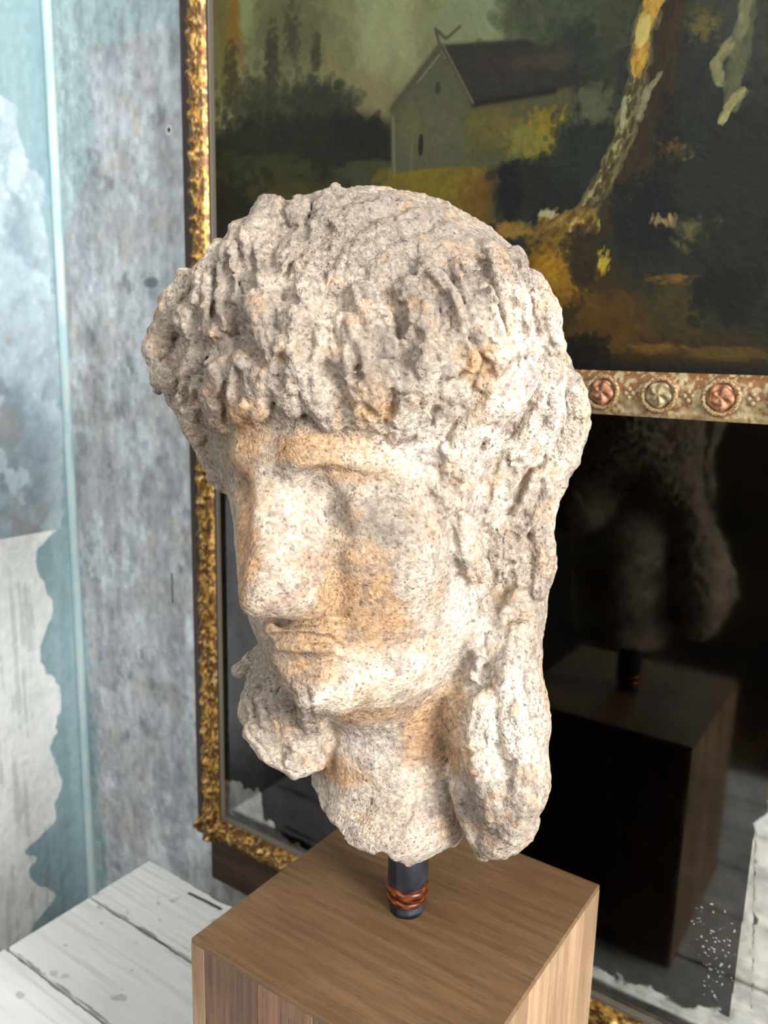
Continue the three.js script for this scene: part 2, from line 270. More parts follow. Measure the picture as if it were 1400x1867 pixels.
mesh('mirror_glass', local(setUV(box(GL.x0, GL.x1, GL.y0, GL.y1, -0.006, 0), (x, y) => [(x - GL.x0) / (GL.x1 - GL.x0), (y - GL.y0) / (GL.y1 - GL.y0)])), glassMat, mirror);
// thin inner lip round the glass and the picture
const lip = std({ color: new THREE.Color(0.09, 0.075, 0.055), roughness: 0.5 });
mesh('inner_lip', local(mergeGeometries([rbox(FR.xi - 0.002, FR.xi + 0.003, FR.yg - 0.002, FR.yt, -0.002, 0.006, 0.001), rbox(FR.xi - 0.002, FR.xr - 0.03, FR.yg - 0.004, FR.yg + 0.003, -0.002, 0.006, 0.001)])), lip, mirror);

// the landscape: cottage among dark trees, painted in oils
const PT = { x0: FR.xi - 0.004, x1: FR.xr - 0.034, y0: FR.ybar1 - 0.006, y1: FR.yt + 0.02 };
{
  const W = 2048, H = Math.round(W * (PT.y1 - PT.y0) / (PT.x1 - PT.x0)), cv = document.createElement('canvas'); cv.width = W; cv.height = H;
  const c = cv.getContext('2d'), K = W / (PT.x1 - PT.x0);
  const q = (px, py) => { const [x, y] = MP(px, py); return [(x - PT.x0) * K, (PT.y1 - y) * K]; };
  const col = (r, g, b, a = 1) => `rgba(${r | 0},${g | 0},${b | 0},${a})`;
  const poly = (pts, style, blur = 0) => { c.fillStyle = style; c.filter = blur ? `blur(${blur}px)` : 'none'; c.beginPath(); pts.forEach(([x, y], i) => { const [a, b] = q(x, y); i ? c.lineTo(a, b) : c.moveTo(a, b); }); c.closePath(); c.fill(); c.filter = 'none'; };
  const line = (pts, style, w, blur = 0) => { c.strokeStyle = style; c.lineWidth = w; c.lineCap = c.lineJoin = 'round'; c.filter = blur ? `blur(${blur}px)` : 'none'; c.beginPath(); pts.forEach(([x, y], i) => { const [a, b] = q(x, y); i ? c.lineTo(a, b) : c.moveTo(a, b); }); c.stroke(); c.filter = 'none'; };
  const dab = (x, y, rx, ry, style, rot = 0) => { const [a, b] = q(x, y); c.fillStyle = style; c.beginPath(); c.ellipse(a, b, rx, ry, rot, 0, 7); c.fill(); };
  // a scatter of brush dabs inside an ellipse of the photograph's survey
  const dabs = (n, x, y, rx, ry, s0, s1, [r, g, b], vary = 14, a = 0.6, stretch = 1.8, rot = null) => { n *= 2; for (let i = 0; i < n; i++) { const gx = (rnd() + rnd() + rnd()) / 1.5 - 1, gy = (rnd() + rnd() + rnd()) / 1.5 - 1, d = (rnd() - 0.5) * 2 * vary, s = lerp(s0, s1, rnd()) * 0.55; dab(x + rx * 1.35 * gx, y + ry * 1.35 * gy, s * stretch, s, col(r + d, g + d, b + d * 0.7, a * 0.8), rot === null ? rnd() * 3.14 : rot + (rnd() - 0.5) * 0.5); } };
  const along = (pts, n, w, s0, s1, [r, g, b], vary, a, turn = 0) => { for (let i = 0; i < n; i++) { const t = rnd() * (pts.length - 1), k = Math.floor(t), f = t - k, A = pts[k], B = pts[k + 1], d = (rnd() + rnd() - 1) * w, e = (rnd() - 0.5) * 2 * vary, dx = B[0] - A[0], dy = B[1] - A[1], l = Math.hypot(dx, dy), s = lerp(s0, s1, rnd()); dab(lerp(A[0], B[0], f) - dy / l * d, lerp(A[1], B[1], f) + dx / l * d, s * 2.4, s, col(r + e, g + e, b + e * 0.7, a), Math.atan2(dy, dx) + turn + (rnd() - 0.5) * 0.7); } };
  c.fillStyle = col(34, 34, 22); c.fillRect(0, 0, W, H);
  // sky
  const sky = [[380, -120], [1080, -160], [1080, 80], [1000, 200], [380, 330]];
  poly(sky, col(98, 98, 68), 6);
  dabs(420, 640, 60, 330, 210, 20, 60, [106, 104, 72], 10, 0.25, 1.6, 1.3); dabs(200, 700, 40, 60, 130, 16, 44, [124, 128, 92], 10, 0.22, 1.5, 1.4); dabs(160, 870, 30, 90, 60, 16, 40, [108, 116, 86], 10, 0.25); dabs(150, 520, 60, 80, 110, 16, 40, [82, 80, 52], 8, 0.25);
  dabs(140, 640, 190, 90, 70, 14, 36, [110, 102, 70], 8, 0.25); dabs(110, 420, 40, 40, 120, 12, 34, [92, 84, 44], 10, 0.3, 2, 1.5); dabs(60, 445, 20, 22, 60, 10, 24, [112, 120, 78], 8, 0.3); dabs(60, 425, 40, 12, 80, 8, 22, [112, 84, 30], 8, 0.3, 2, 1.5);
  // far trees
  dabs(360, 540, 210, 90, 60, 8, 24, [52, 54, 36], 8, 0.35, 1.2); dabs(260, 470, 200, 70, 70, 8, 24, [48, 48, 28], 8, 0.4, 1.2); dabs(300, 590, 200, 60, 55, 8, 22, [42, 44, 30], 8, 0.4, 1.2); dabs(90, 495, 110, 12, 60, 6, 12, [50, 50, 32], 6, 0.5); dabs(70, 532, 60, 14, 60, 6, 12, [56, 54, 36], 6, 0.45); dabs(50, 575, 100, 10, 40, 6, 12, [54, 54, 36], 6, 0.45); dabs(50, 420, 130, 14, 60, 7, 14, [58, 50, 26], 6, 0.5);
  line([[430, 180], [428, 300]], col(60, 42, 22, 0.6), 14, 3);
  poly([[380, 250], [520, 240], [640, 205], [720, 225], [720, 330], [560, 420], [380, 420]], col(26, 27, 15), 14);
  dabs(420, 520, 255, 150, 45, 8, 22, [30, 31, 18], 8, 0.5, 1.4); dabs(160, 470, 320, 90, 40, 10, 26, [46, 46, 18], 10, 0.4, 3, 0.1); dabs(140, 680, 320, 60, 24, 8, 20, [54, 54, 34], 8, 0.4, 3, 0.1); dabs(120, 430, 370, 60, 60, 10, 26, [26, 24, 10], 6, 0.5, 2);
  dabs(120, 560, 360, 120, 30, 8, 20, [58, 54, 20], 10, 0.35, 3, 0.15); dabs(90, 655, 245, 55, 30, 8, 20, [24, 24, 14], 5, 0.6);
  // grass by the cottage, bushes
  poly([[690, 330], [760, 300], [860, 290], [930, 300], [930, 440], [700, 380]], col(86, 78, 24), 10); dabs(220, 800, 325, 90, 32, 8, 20, [98, 86, 22], 14, 0.4, 2.4, -0.3); dabs(140, 880, 360, 50, 50, 8, 20, [92, 66, 18], 12, 0.4);
  poly([[900, 160], [1400, 60], [1400, 690], [900, 690]], col(30, 33, 26), 20);
  poly([[900, -150], [1410, -150], [1410, 120], [1050, 140], [990, 80], [930, 60]], col(50, 54, 38), 16); dabs(300, 1000, 20, 100, 90, 8, 26, [58, 64, 44], 12, 0.35, 1.3); dabs(200, 1050, 110, 60, 70, 8, 24, [38, 44, 34], 8, 0.4, 1.3); dabs(200, 1260, 150, 130, 130, 10, 30, [32, 36, 32], 8, 0.4, 1.3); dabs(120, 1350, 60, 60, 120, 10, 26, [48, 52, 48], 8, 0.3, 1.3);
  // cottage
  poly([[712, 205], [800, 88], [860, 190], [980, 175], [1000, 240], [930, 300], [800, 305], [712, 315]], col(70, 70, 51), 2);
  poly([[845, 188], [1045, 150], [1040, 220], [960, 290], [850, 300]], col(68, 66, 40), 6);
  dabs(140, 790, 230, 60, 70, 6, 18, [76, 76, 55], 8, 0.3); dabs(90, 745, 230, 28, 50, 6, 14, [80, 79, 50], 8, 0.35, 1.8, 1.5); dabs(90, 900, 230, 60, 40, 6, 18, [86, 78, 36], 10, 0.35);
  poly([[800, 82], [960, 70], [1082, 145], [1040, 158], [860, 190]], col(38, 35, 29), 3); dabs(120, 930, 125, 90, 40, 6, 16, [42, 39, 32], 6, 0.35, 2.6, 0.1); dabs(50, 990, 110, 60, 20, 6, 14, [54, 51, 39], 6, 0.3, 2.6, 0.1);
  line([[862, 190], [1010, 165]], col(20, 18, 12), 10, 3); line([[800, 84], [712, 200]], col(56, 54, 40), 12, 4); line([[800, 100], [760, 150]], col(110, 110, 84, 0.8), 4, 1); line([[808, 84], [862, 188]], col(98, 98, 74, 0.7), 5, 1); line([[800, 80], [792, 52], [812, 70], [838, 48]], col(60, 60, 44), 6, 1.5);
  dab(797, 160, 7, 13, col(46, 46, 34)); dab(766, 264, 7, 24, col(30, 28, 18)); line([[715, 215], [718, 320]], col(112, 110, 80, 0.7), 6, 2); line([[750, 262], [748, 312]], col(106, 104, 74, 0.6), 4, 2);
  // yellow bush, dark thicket
  dabs(260, 1000, 240, 45, 40, 5, 13, [112, 96, 24], 20, 0.5, 1.3); dabs(110, 960, 260, 35, 30, 5, 13, [100, 96, 40], 14, 0.45); dabs(220, 985, 350, 75, 55, 8, 22, [22, 25, 20], 6, 0.6, 1.3); dabs(160, 1060, 270, 55, 60, 8, 22, [28, 34, 28], 6, 0.55, 1.3); dabs(60, 930, 340, 20, 50, 6, 16, [16, 18, 14], 4, 0.6);
  dabs(100, 1080, 190, 40, 35, 6, 16, [70, 74, 52], 10, 0.35);
  // the big tree
  poly([[1172, -100], [1262, -100], [1240, 60], [1225, 200], [1200, 300], [1150, 420], [1060, 440], [1090, 380], [1130, 280], [1150, 160], [1160, 60]], col(46, 38, 22), 5);
  const trunk = [[1205, -60], [1188, 10], [1172, 60], [1164, 130], [1150, 190], [1138, 240], [1112, 300], [1082, 360], [1052, 408]];
  along(trunk.map(([x, y]) => [x + 34, y + 6]), 420, 26, 5, 11, [44, 36, 22], 8, 0.5); along(trunk, 700, 20, 3, 8, [92, 84, 52], 20, 0.5); along(trunk.map(([x, y]) => [x - 5, y]), 360, 8, 2, 5, [130, 122, 82], 26, 0.6); along(trunk, 160, 18, 2, 5, [54, 46, 26], 10, 0.6);
  along(trunk.slice(0, 4), 150, 16, 3, 7, [158, 122, 48], 30, 0.65); along([[1175, 40], [1166, 70]], 30, 8, 4, 8, [176, 160, 92], 20, 0.7);
  along([[1205, 130], [1180, 165], [1165, 215]], 60, 6, 2, 5, [112, 108, 84], 16, 0.6); along([[1138, 175], [1134, 230]], 40, 3, 2, 4, [128, 130, 100], 16, 0.6);
  along([[985, 400], [1040, 405], [1085, 400]], 240, 22, 2, 6, [112, 90, 40], 34, 0.6, -0.9); along([[960, 425], [1060, 425]], 160, 16, 2, 6, [96, 72, 26], 24, 0.5, -0.7); along([[1040, 410], [1090, 415]], 60, 14, 2, 4, [164, 138, 78], 26, 0.65, -1.2); along([[982, 388], [1010, 392]], 24, 5, 2, 4, [148, 144, 112], 16, 0.65, -0.9);
  dabs(160, 1180, 400, 60, 80, 8, 24, [20, 22, 20], 5, 0.5, 1.3); dabs(100, 1215, 260, 20, 90, 8, 20, [28, 26, 22], 5, 0.5, 1.3);
  // birch trunk at the right
  along([[1372, -80], [1358, 40], [1342, 120], [1332, 190]], 300, 16, 3, 8, [78, 80, 56], 16, 0.45); along([[1368, -60], [1352, 60]], 90, 6, 3, 7, [104, 104, 78], 16, 0.5); along([[1330, 80], [1305, 110], [1308, 150]], 90, 10, 2, 6, [112, 110, 76], 22, 0.5); along([[1352, 168], [1328, 190], [1318, 218]], 80, 8, 2, 5, [128, 122, 82], 26, 0.55);
  dabs(40, 1280, 45, 30, 40, 4, 10, [92, 82, 38], 16, 0.4); dabs(40, 1235, 275, 40, 22, 3, 7, [84, 66, 28], 20, 0.4);
  // foreground
  poly([[900, 470], [1100, 450], [1180, 560], [1400, 620], [1400, 690], [900, 690]], col(48, 36, 12), 16); dabs(280, 1010, 500, 60, 60, 6, 18, [112, 80, 14], 26, 0.5, 1.6); dabs(90, 1000, 490, 30, 28, 3, 9, [136, 98, 18], 28, 0.45); dabs(24, 1098, 478, 12, 24, 3, 7, [156, 136, 44], 16, 0.7, 3, -1.2); dabs(180, 1110, 590, 70, 50, 8, 22, [70, 50, 14], 12, 0.45, 2); dabs(160, 1240, 560, 60, 50, 8, 22, [52, 46, 20], 8, 0.45, 2); dabs(40, 1225, 508, 44, 10, 3, 7, [104, 76, 30], 20, 0.4, 2.4, 0.1);
  along([[1185, 400], [1200, 405], [1235, 400]], 36, 12, 2, 4, [128, 110, 76], 24, 0.55, 1.4); dabs(40, 1260, 415, 40, 14, 3, 7, [66, 62, 40], 14, 0.4, 2, 1.2); dabs(80, 1280, 430, 50, 30, 4, 12, [84, 78, 44], 16, 0.4, 2, 1); dabs(220, 1340, 480, 80, 90, 8, 26, [28, 30, 24], 6, 0.5, 1.6); dabs(120, 1330, 540, 60, 40, 8, 20, [20, 20, 16], 4, 0.6, 1.6); dabs(140, 1060, 470, 30, 60, 6, 16, [40, 32, 14], 8, 0.5);
  dabs(60, 1190, 636, 60, 10, 3, 8, [96, 66, 20], 22, 0.4, 3, 0.15); dabs(90, 1320, 645, 70, 10, 5, 14, [76, 60, 22], 16, 0.45, 3, 0.15); poly([[1020, 625], [1130, 660], [1400, 668], [1400, 700], [1020, 700]], col(20, 18, 10), 10); dabs(80, 1060, 640, 40, 30, 6, 16, [20, 16, 8], 4, 0.6);
  dabs(60, 900, 430, 40, 20, 6, 16, [24, 20, 10], 4, 0.6); dabs(90, 930, 420, 30, 14, 4, 12, [120, 92, 36], 20, 0.4);
  const t = new THREE.CanvasTexture(cv); t.colorSpace = THREE.SRGBColorSpace;
  const weave = texture(512, 512, (u, v) => 0.5 + 0.25 * Math.sin(u * 512 * 1.57) * Math.sin(v * 512 * 1.57) + 0.5 * fbm(u * 40, v * 40, 3, 4), { data: true, repeat: true });
  weave.repeat.set(5, 4);
  mesh('painting', local(setUV(box(PT.x0, PT.x1, PT.y0, PT.y1, -0.006, -0.001), (x, y) => [(x - PT.x0) / (PT.x1 - PT.x0), (y - PT.y0) / (PT.y1 - PT.y0)])), new THREE.MeshPhysicalMaterial({ map: t, bumpMap: weave, bumpScale: 0.0004, roughness: 0.6, specularIntensity: 0.35, color: new THREE.Color(0.72, 0.72, 0.68) }), mirror).userData.label = 'dark oil landscape of a cottage beneath tall trees';
}
// carved bar between picture and glass, with a row of rosettes
{
  const len = FR.xr - FR.xi - 0.03, h = FR.ybar1 - FR.ybar0;
  const barTex = texture(1024, 128, (u, v) => { const n = fbm(u * 60, v * 5, 2, 4), r = fbm(u * 120, v * 10, 8, 4); let c = mix3(rgb(172, 142, 96), rgb(206, 180, 130), 0.5 + n); c = mix3(c, rgb(142, 88, 46), 0.8 * ss(0.05, 0.25, r - 0.5 * (v - 0.5))); return mix3(c, rgb(224, 210, 176), 0.6 * ss(0.12, 0.3, -r)); }, { repeat: true });
  const barMat = std({ color: new THREE.Color(0.62, 0.62, 0.62), map: barTex, roughness: 0.55, metalness: 0.12 });
  const g = carved(len, h, (t) => 0.02 + 0.006 * Math.sin(Math.PI * t) - 0.006 * ss(0.1, 0.0, t) + 0.003 * ss(0.8, 0.9, t), 0, (t, s) => 0.001 * fbm(s * 300, t * 9, 4, 3), 20, 500);
  setUV(g, (x, y) => [y / 0.35, x / h + 0.5]);
  const bar = mesh('dividing_bar', local(mergeGeometries([g.rotateZ(-Math.PI / 2).translate(FR.xi - 0.002, (FR.ybar0 + FR.ybar1) / 2, WALL_Z + 0.012)].map((k) => k))), barMat, mirror);
  const red = std({ map: texture(128, 128, (u, v) => { const n = fbm(u * 8, v * 8, 2, 4); return mix3(rgb(126, 78, 52), rgb(170, 122, 88), 0.5 + n * 1.6); }), roughness: 0.5, metalness: 0.1 });
  const grey = std({ map: texture(128, 128, (u, v) => { const n = fbm(u * 8, v * 8, 6, 4); return mix3(rgb(120, 104, 76), rgb(160, 142, 106), 0.5 + n * 1.6); }), roughness: 0.5, metalness: 0.12 });
  const ringG = new THREE.TorusGeometry(0.0134, 0.0022, 10, 36), domeP = []; for (let i = 0; i <= 8; i++) domeP.push(new THREE.Vector2(0.0112 * Math.sin(i / 8 * Math.PI / 2) + (i ? 0 : 0.0001), 0.005 * Math.cos(i / 8 * Math.PI / 2)));
  const dome = new THREE.LatheGeometry(domeP, 40).rotateX(Math.PI / 2);
  { const p = dome.attributes.position; for (let i = 0; i < p.count; i++) { const x = p.getX(i), y = p.getY(i), r = Math.hypot(x, y), a = Math.atan2(y, x); p.setZ(i, p.getZ(i) + 0.0013 * Math.sin(5 * a + 260 * r) * ss(0.001, 0.006, r)); } dome.computeVertexNormals(); }
  const bead = new THREE.SphereGeometry(0.0021, 10, 8).scale(1, 1, 0.7);
  for (let i = -11; i <= 6; i++) {
    const x = (-0.2365 + i * 0.0472) * KT; if (x < FR.xi + 0.02 || x > FR.xr - 0.05) continue;
    const yc = (FR.ybar0 + FR.ybar1) / 2 + 0.0005, z = WALL_Z + 0.0385;
    mesh('rosette', local(mergeGeometries([dome.clone()]).translate(x, yc, z - 0.001)), i % 2 ? grey : red, bar);
    mesh('rosette_ring', local(ringG.clone().translate(x, yc, z)), barMat, bar);
    mesh('bead_ornament', local(mergeGeometries([[-0.003, 0], [0.003, 0], [0, 0.0035], [0, -0.0035]].map(([a, b]) => bead.clone().translate(x + 0.0236 + a, yc + b, z)))), barMat, bar);
  }
}

// ---------------------------------------------------------------- the table of white-painted planks
const TB = { x0: -0.769 * KT, x1: 0.62, z0: 0.074 * KT, z1: 0.66 };
const table = thing('plank_table', 'white painted plank table with worn board joints under the sculpture', 'table', new THREE.Vector3((TB.x0 + TB.x1) / 2, 0, (TB.z0 + TB.z1) / 2));
{
  const seams = [TB.z0, 0.163 * KT, 0.268 * KT, 0.38, 0.48, 0.57, TB.z1], off = table.position;
  const s0 = onY(344, 1627, TABLE_Y), s1 = onY(404, 1658, TABLE_Y), t0 = onY(330, 1601, TABLE_Y), t1 = onY(416, 1650, TABLE_Y);   // split and crack near the back edge
  const slit = (x, z, a, b, w) => { const t = (x - a.x) / (b.x - a.x), zc = lerp(a.z, b.z, t) + 0.0012 * fbm(x * 90, 3, 5, 3); return t > 0 && t < 1 ? ss(w, w * 0.5, Math.abs(z - zc)) : 0; };
  const paint = (k) => texture(1280, 160, (u, v) => {
    const x = u * 1.4, y = v * 0.11 + k * 3.7, n = fbm(x * 9, y * 30, k, 5), f = fbm(x * 60, y * 160, k + 4, 4), g = fbm(x * 8, y * 260, k + 9, 3), sp = fbm(x * 38, y * 60, k + 14, 3);
    let c = mix3(rgb(212, 213, 209), rgb(228, 229, 224), 0.5 + n); c = mix3(c, rgb(192, 194, 191), 0.45 * ss(0.1, 0.35, g + 0.4 * n));
    c = mix3(c, rgb(150, 148, 144), 0.5 * ss(0.44, 0.54, sp + 0.2 * f)); const e = Math.min(v, 1 - v) * 0.1; c = mix3(c, rgb(92, 88, 84), 0.7 * ss(0.0016, 0.0003, e + 0.003 * (f + sp)));
    if (k === 3) { const X = TB.x0 + u * 1.4, Z = lerp(seams[0], seams[1], v); c = mix3(c, rgb(44, 42, 44), Math.max(slit(X, Z, s0, s1, 0.0026), 0.8 * slit(X, Z, t0, t1, 0.001))); }
    return c;
  }, { mirror: true });
  const mats = [0, 1, 2, 3].map((k) => std({ color: new THREE.Color(0.98, 0.98, 0.99), map: paint(k), bumpMap: texture(512, 64, (u, v) => 0.5 + 0.4 * fbm(u * 18, v * 14, k + 2, 4), { data: true, mirror: true }), bumpScale: 0.0012, roughness: 0.5 }));
  for (let i = 0; i < 6; i++) {
    const a = seams[i] + (i ? 0.0013 : 0), b = seams[i + 1] - (i < 5 ? 0.0013 : 0), lift = [0, 0.0006, -0.0002, 0.0004, 0, 0.0003][i];
    const g = rbox(TB.x0 + [0, 0.001, -0.001, 0.002, 0, 0.001][i], TB.x1, TABLE_Y - 0.026, TABLE_Y - 0.0006 + lift, a, b, 0.0016);
    setUV(g, (x, y, z, nx, ny) => [(x - TB.x0) / 1.4, Math.abs(ny) > 0.5 ? (z - a) / (b - a) : (y - TABLE_Y) / 0.1]);
    mesh('plank', g.translate(-off.x, 0, -off.z), mats[i ? i % 3 : 3], table);
  }
  const frameM = std({ map: texture(64, 256, (u, v) => { const n = fbm(u * 8, v * 20, 3, 4); return mix3(rgb(170, 172, 168), rgb(200, 202, 198), 0.5 + n); }), roughness: 0.6 });
  mesh('apron', rbox(TB.x0 + 0.05, TB.x1 - 0.05, TABLE_Y - 0.12, TABLE_Y - 0.026, TB.z0 + 0.04, TB.z0 + 0.062).translate(-off.x, 0, -off.z), frameM, table);
  mesh('apron', rbox(TB.x0 + 0.05, TB.x1 - 0.05, TABLE_Y - 0.12, TABLE_Y - 0.026, TB.z1 - 0.062, TB.z1 - 0.04).translate(-off.x, 0, -off.z), frameM, table);
  for (const x of [TB.x0 + 0.05, TB.x1 - 0.1]) for (const z of [TB.z0 + 0.035, TB.z1 - 0.085]) mesh('leg', rbox(x, x + 0.05, 0, TABLE_Y - 0.026, z, z + 0.05, 0.004).translate(-off.x, 0, -off.z), frameM, table);
}

// ---------------------------------------------------------------- the stone head on its rod and block
const BK = { x0: -0.382, x1: -0.172, z0: EYE.z - 0.559, z1: EYE.z - 0.332, y0: TABLE_Y, y1: EYE.y - 0.4 };
const bust = thing('mounted_stone_head', 'weathered stone head with wavy carved hair mounted by an iron rod on a wooden block', 'sculpture', new THREE.Vector3((BK.x0 + BK.x1) / 2, TABLE_Y, (BK.z0 + BK.z1) / 2));
const bo = bust.position;
{
  const wood = (k, base, dark, light, boards) => texture(512, 512, (u, v) => {
    const b = boards ? Math.floor(u * boards + 0.15 * hash2(Math.floor(u * boards), 3)) : 0, o = hash2(b, k + 5);
    const g = fbm(u * 55 + o * 20, v * 4, k, 4), f = fbm(u * 180 + o * 9, v * 10, k + 3, 3), n = fbm(u * 5, v * 4, k + 7, 4), pores = 0.4 * ss(0.3, 0.45, fbm(u * 240, v * 22, k + 11, 3));
    let c = mix3(dark, light, clamp(0.5 + g * 0.7 + 0.4 * f + (boards ? (o - 0.5) * 0.5 : 0) + 0.5 * n)); c = mix3(c, base, 0.35); return mix3(c, mix3(dark, [0.1, 0.06, 0.03], 0.5), pores * 0.55);
  }, { mirror: true });
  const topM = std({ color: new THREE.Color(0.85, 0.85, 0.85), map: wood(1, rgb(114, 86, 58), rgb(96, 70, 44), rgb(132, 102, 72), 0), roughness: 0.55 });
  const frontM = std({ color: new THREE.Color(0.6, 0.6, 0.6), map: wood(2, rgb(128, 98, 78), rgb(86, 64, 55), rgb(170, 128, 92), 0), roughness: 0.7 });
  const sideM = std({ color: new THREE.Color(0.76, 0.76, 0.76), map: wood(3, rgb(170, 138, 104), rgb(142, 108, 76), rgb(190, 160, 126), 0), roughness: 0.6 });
  // solid core, a thin top panel, and upright staves glued on the two faces that show
  const T = 0.004, yt = BK.y1 - T, place = (g) => g.translate(-bo.x, -bo.y, -bo.z);
  const block = mesh('block', place(box(BK.x0, BK.x1 - T, BK.y0, yt, BK.z0, BK.z1 - T)), frontM, bust); block.userData.label = 'square brown wooden block';
  mesh('top_panel', place(setUV(rbox(BK.x0, BK.x1, yt - 0.0002, BK.y1, BK.z0, BK.z1, 0.0012, 3), (x, y, z) => [(z - BK.z0) / 0.23, (x - BK.x0) / 0.23])), topM, block);
  const tones = (m) => [1, 0.86, 1.1, 0.94].map((k) => { const c = m.clone(); c.color.multiplyScalar(k); return c; }), sT = tones(sideM), fT = tones(frontM);
  const sides = [0, 0.13, 0.27, 0.42, 0.58, 0.74, 0.88, 1].map((k) => lerp(BK.z0, BK.z1 - T, k)), fronts = [0, 0.06, 0.3, 0.52, 0.78, 1].map((k) => lerp(BK.x0, BK.x1, k));
  for (let i = 0; i < 7; i++) mesh('stave', place(setUV(rbox(BK.x1 - T - 0.0005, BK.x1 - 0.0003 * (i % 2), BK.y0, yt, sides[i], sides[i + 1] - 0.0001, 0.0005, 1), (x, y, z) => [(z - BK.z0) / 0.23 + i * 0.37, (y - BK.y0) / 0.25])), sT[(i * 3 + 1) % 4], block);
  for (let i = 0; i < 5; i++) mesh('stave', place(setUV(rbox(fronts[i], fronts[i + 1] - 0.0001, BK.y0, yt, BK.z1 - T - 0.0005, BK.z1 - 0.0003 * (i % 2), 0.0005, 1), (x, y) => [(x - BK.x0) / 0.22 + i * 0.29, (y - BK.y0) / 0.25])), i ? fT[i % 4] : sT[1], block);
}
const rodBase = onY(741, 1655, BK.y1);
const DROD = rodBase.clone().sub(EYE).dot(FWD), SC = (DROD / 1.035) / FPX;      // metres per survey unit at the head
{
  const iron = std({ map: texture(128, 256, (u, v) => { const n = fbm(u * 8, v * 14, 3, 5); return mix3(rgb(40, 40, 44), rgb(74, 76, 86), 0.5 + n); }), roughness: 0.42, metalness: 0.6 });
  const rust = std({ map: texture(128, 128, (u, v) => { const n = fbm(u * 12, v * 8, 6, 5); return mix3(rgb(66, 28, 14), rgb(140, 70, 34), 0.5 + n * 1.4); }), roughness: 0.32, metalness: 0.3 });
  const lathe = (pts) => { const g = new THREE.LatheGeometry(pts.map(([r, y]) => new THREE.Vector2(r, y)), 40), p = g.attributes.position; for (let i = 0; i < p.count; i++) { const x = p.getX(i), y = p.getY(i), z = p.getZ(i), k = 1 + 0.05 * noise(x * 260, y * 260, z * 260); p.setX(i, x * k); p.setZ(i, z * k); } g.computeVertexNormals(); return g.translate(rodBase.x - bo.x, BK.y1 - bo.y, rodBase.z - bo.z); };
  const rod = mesh('iron_rod', lathe([[0.0, 0], [0.0112, 0], [0.0116, 0.004], [0.0108, 0.008], [0.0108, 0.02], [0.0128, 0.024], [0.0131, 0.03], [0.0131, 0.085], [0.012, 0.09], [0, 0.09]].map(([r, y]) => [r * 1.12, y])), iron, bust);
  const ring = (y, r0, h, r = r0 * 1.12) => [[0.0105, y], [r, y + 0.0005], [r + 0.0006, y + h * 0.5], [r, y + h - 0.0005], [0.0105, y + h]];
  mesh('rusty_collar', lathe(ring(0.0085, 0.0127, 0.0055)), rust, rod); mesh('rusty_collar', lathe(ring(0.0152, 0.0136, 0.0075)), rust, rod);
}
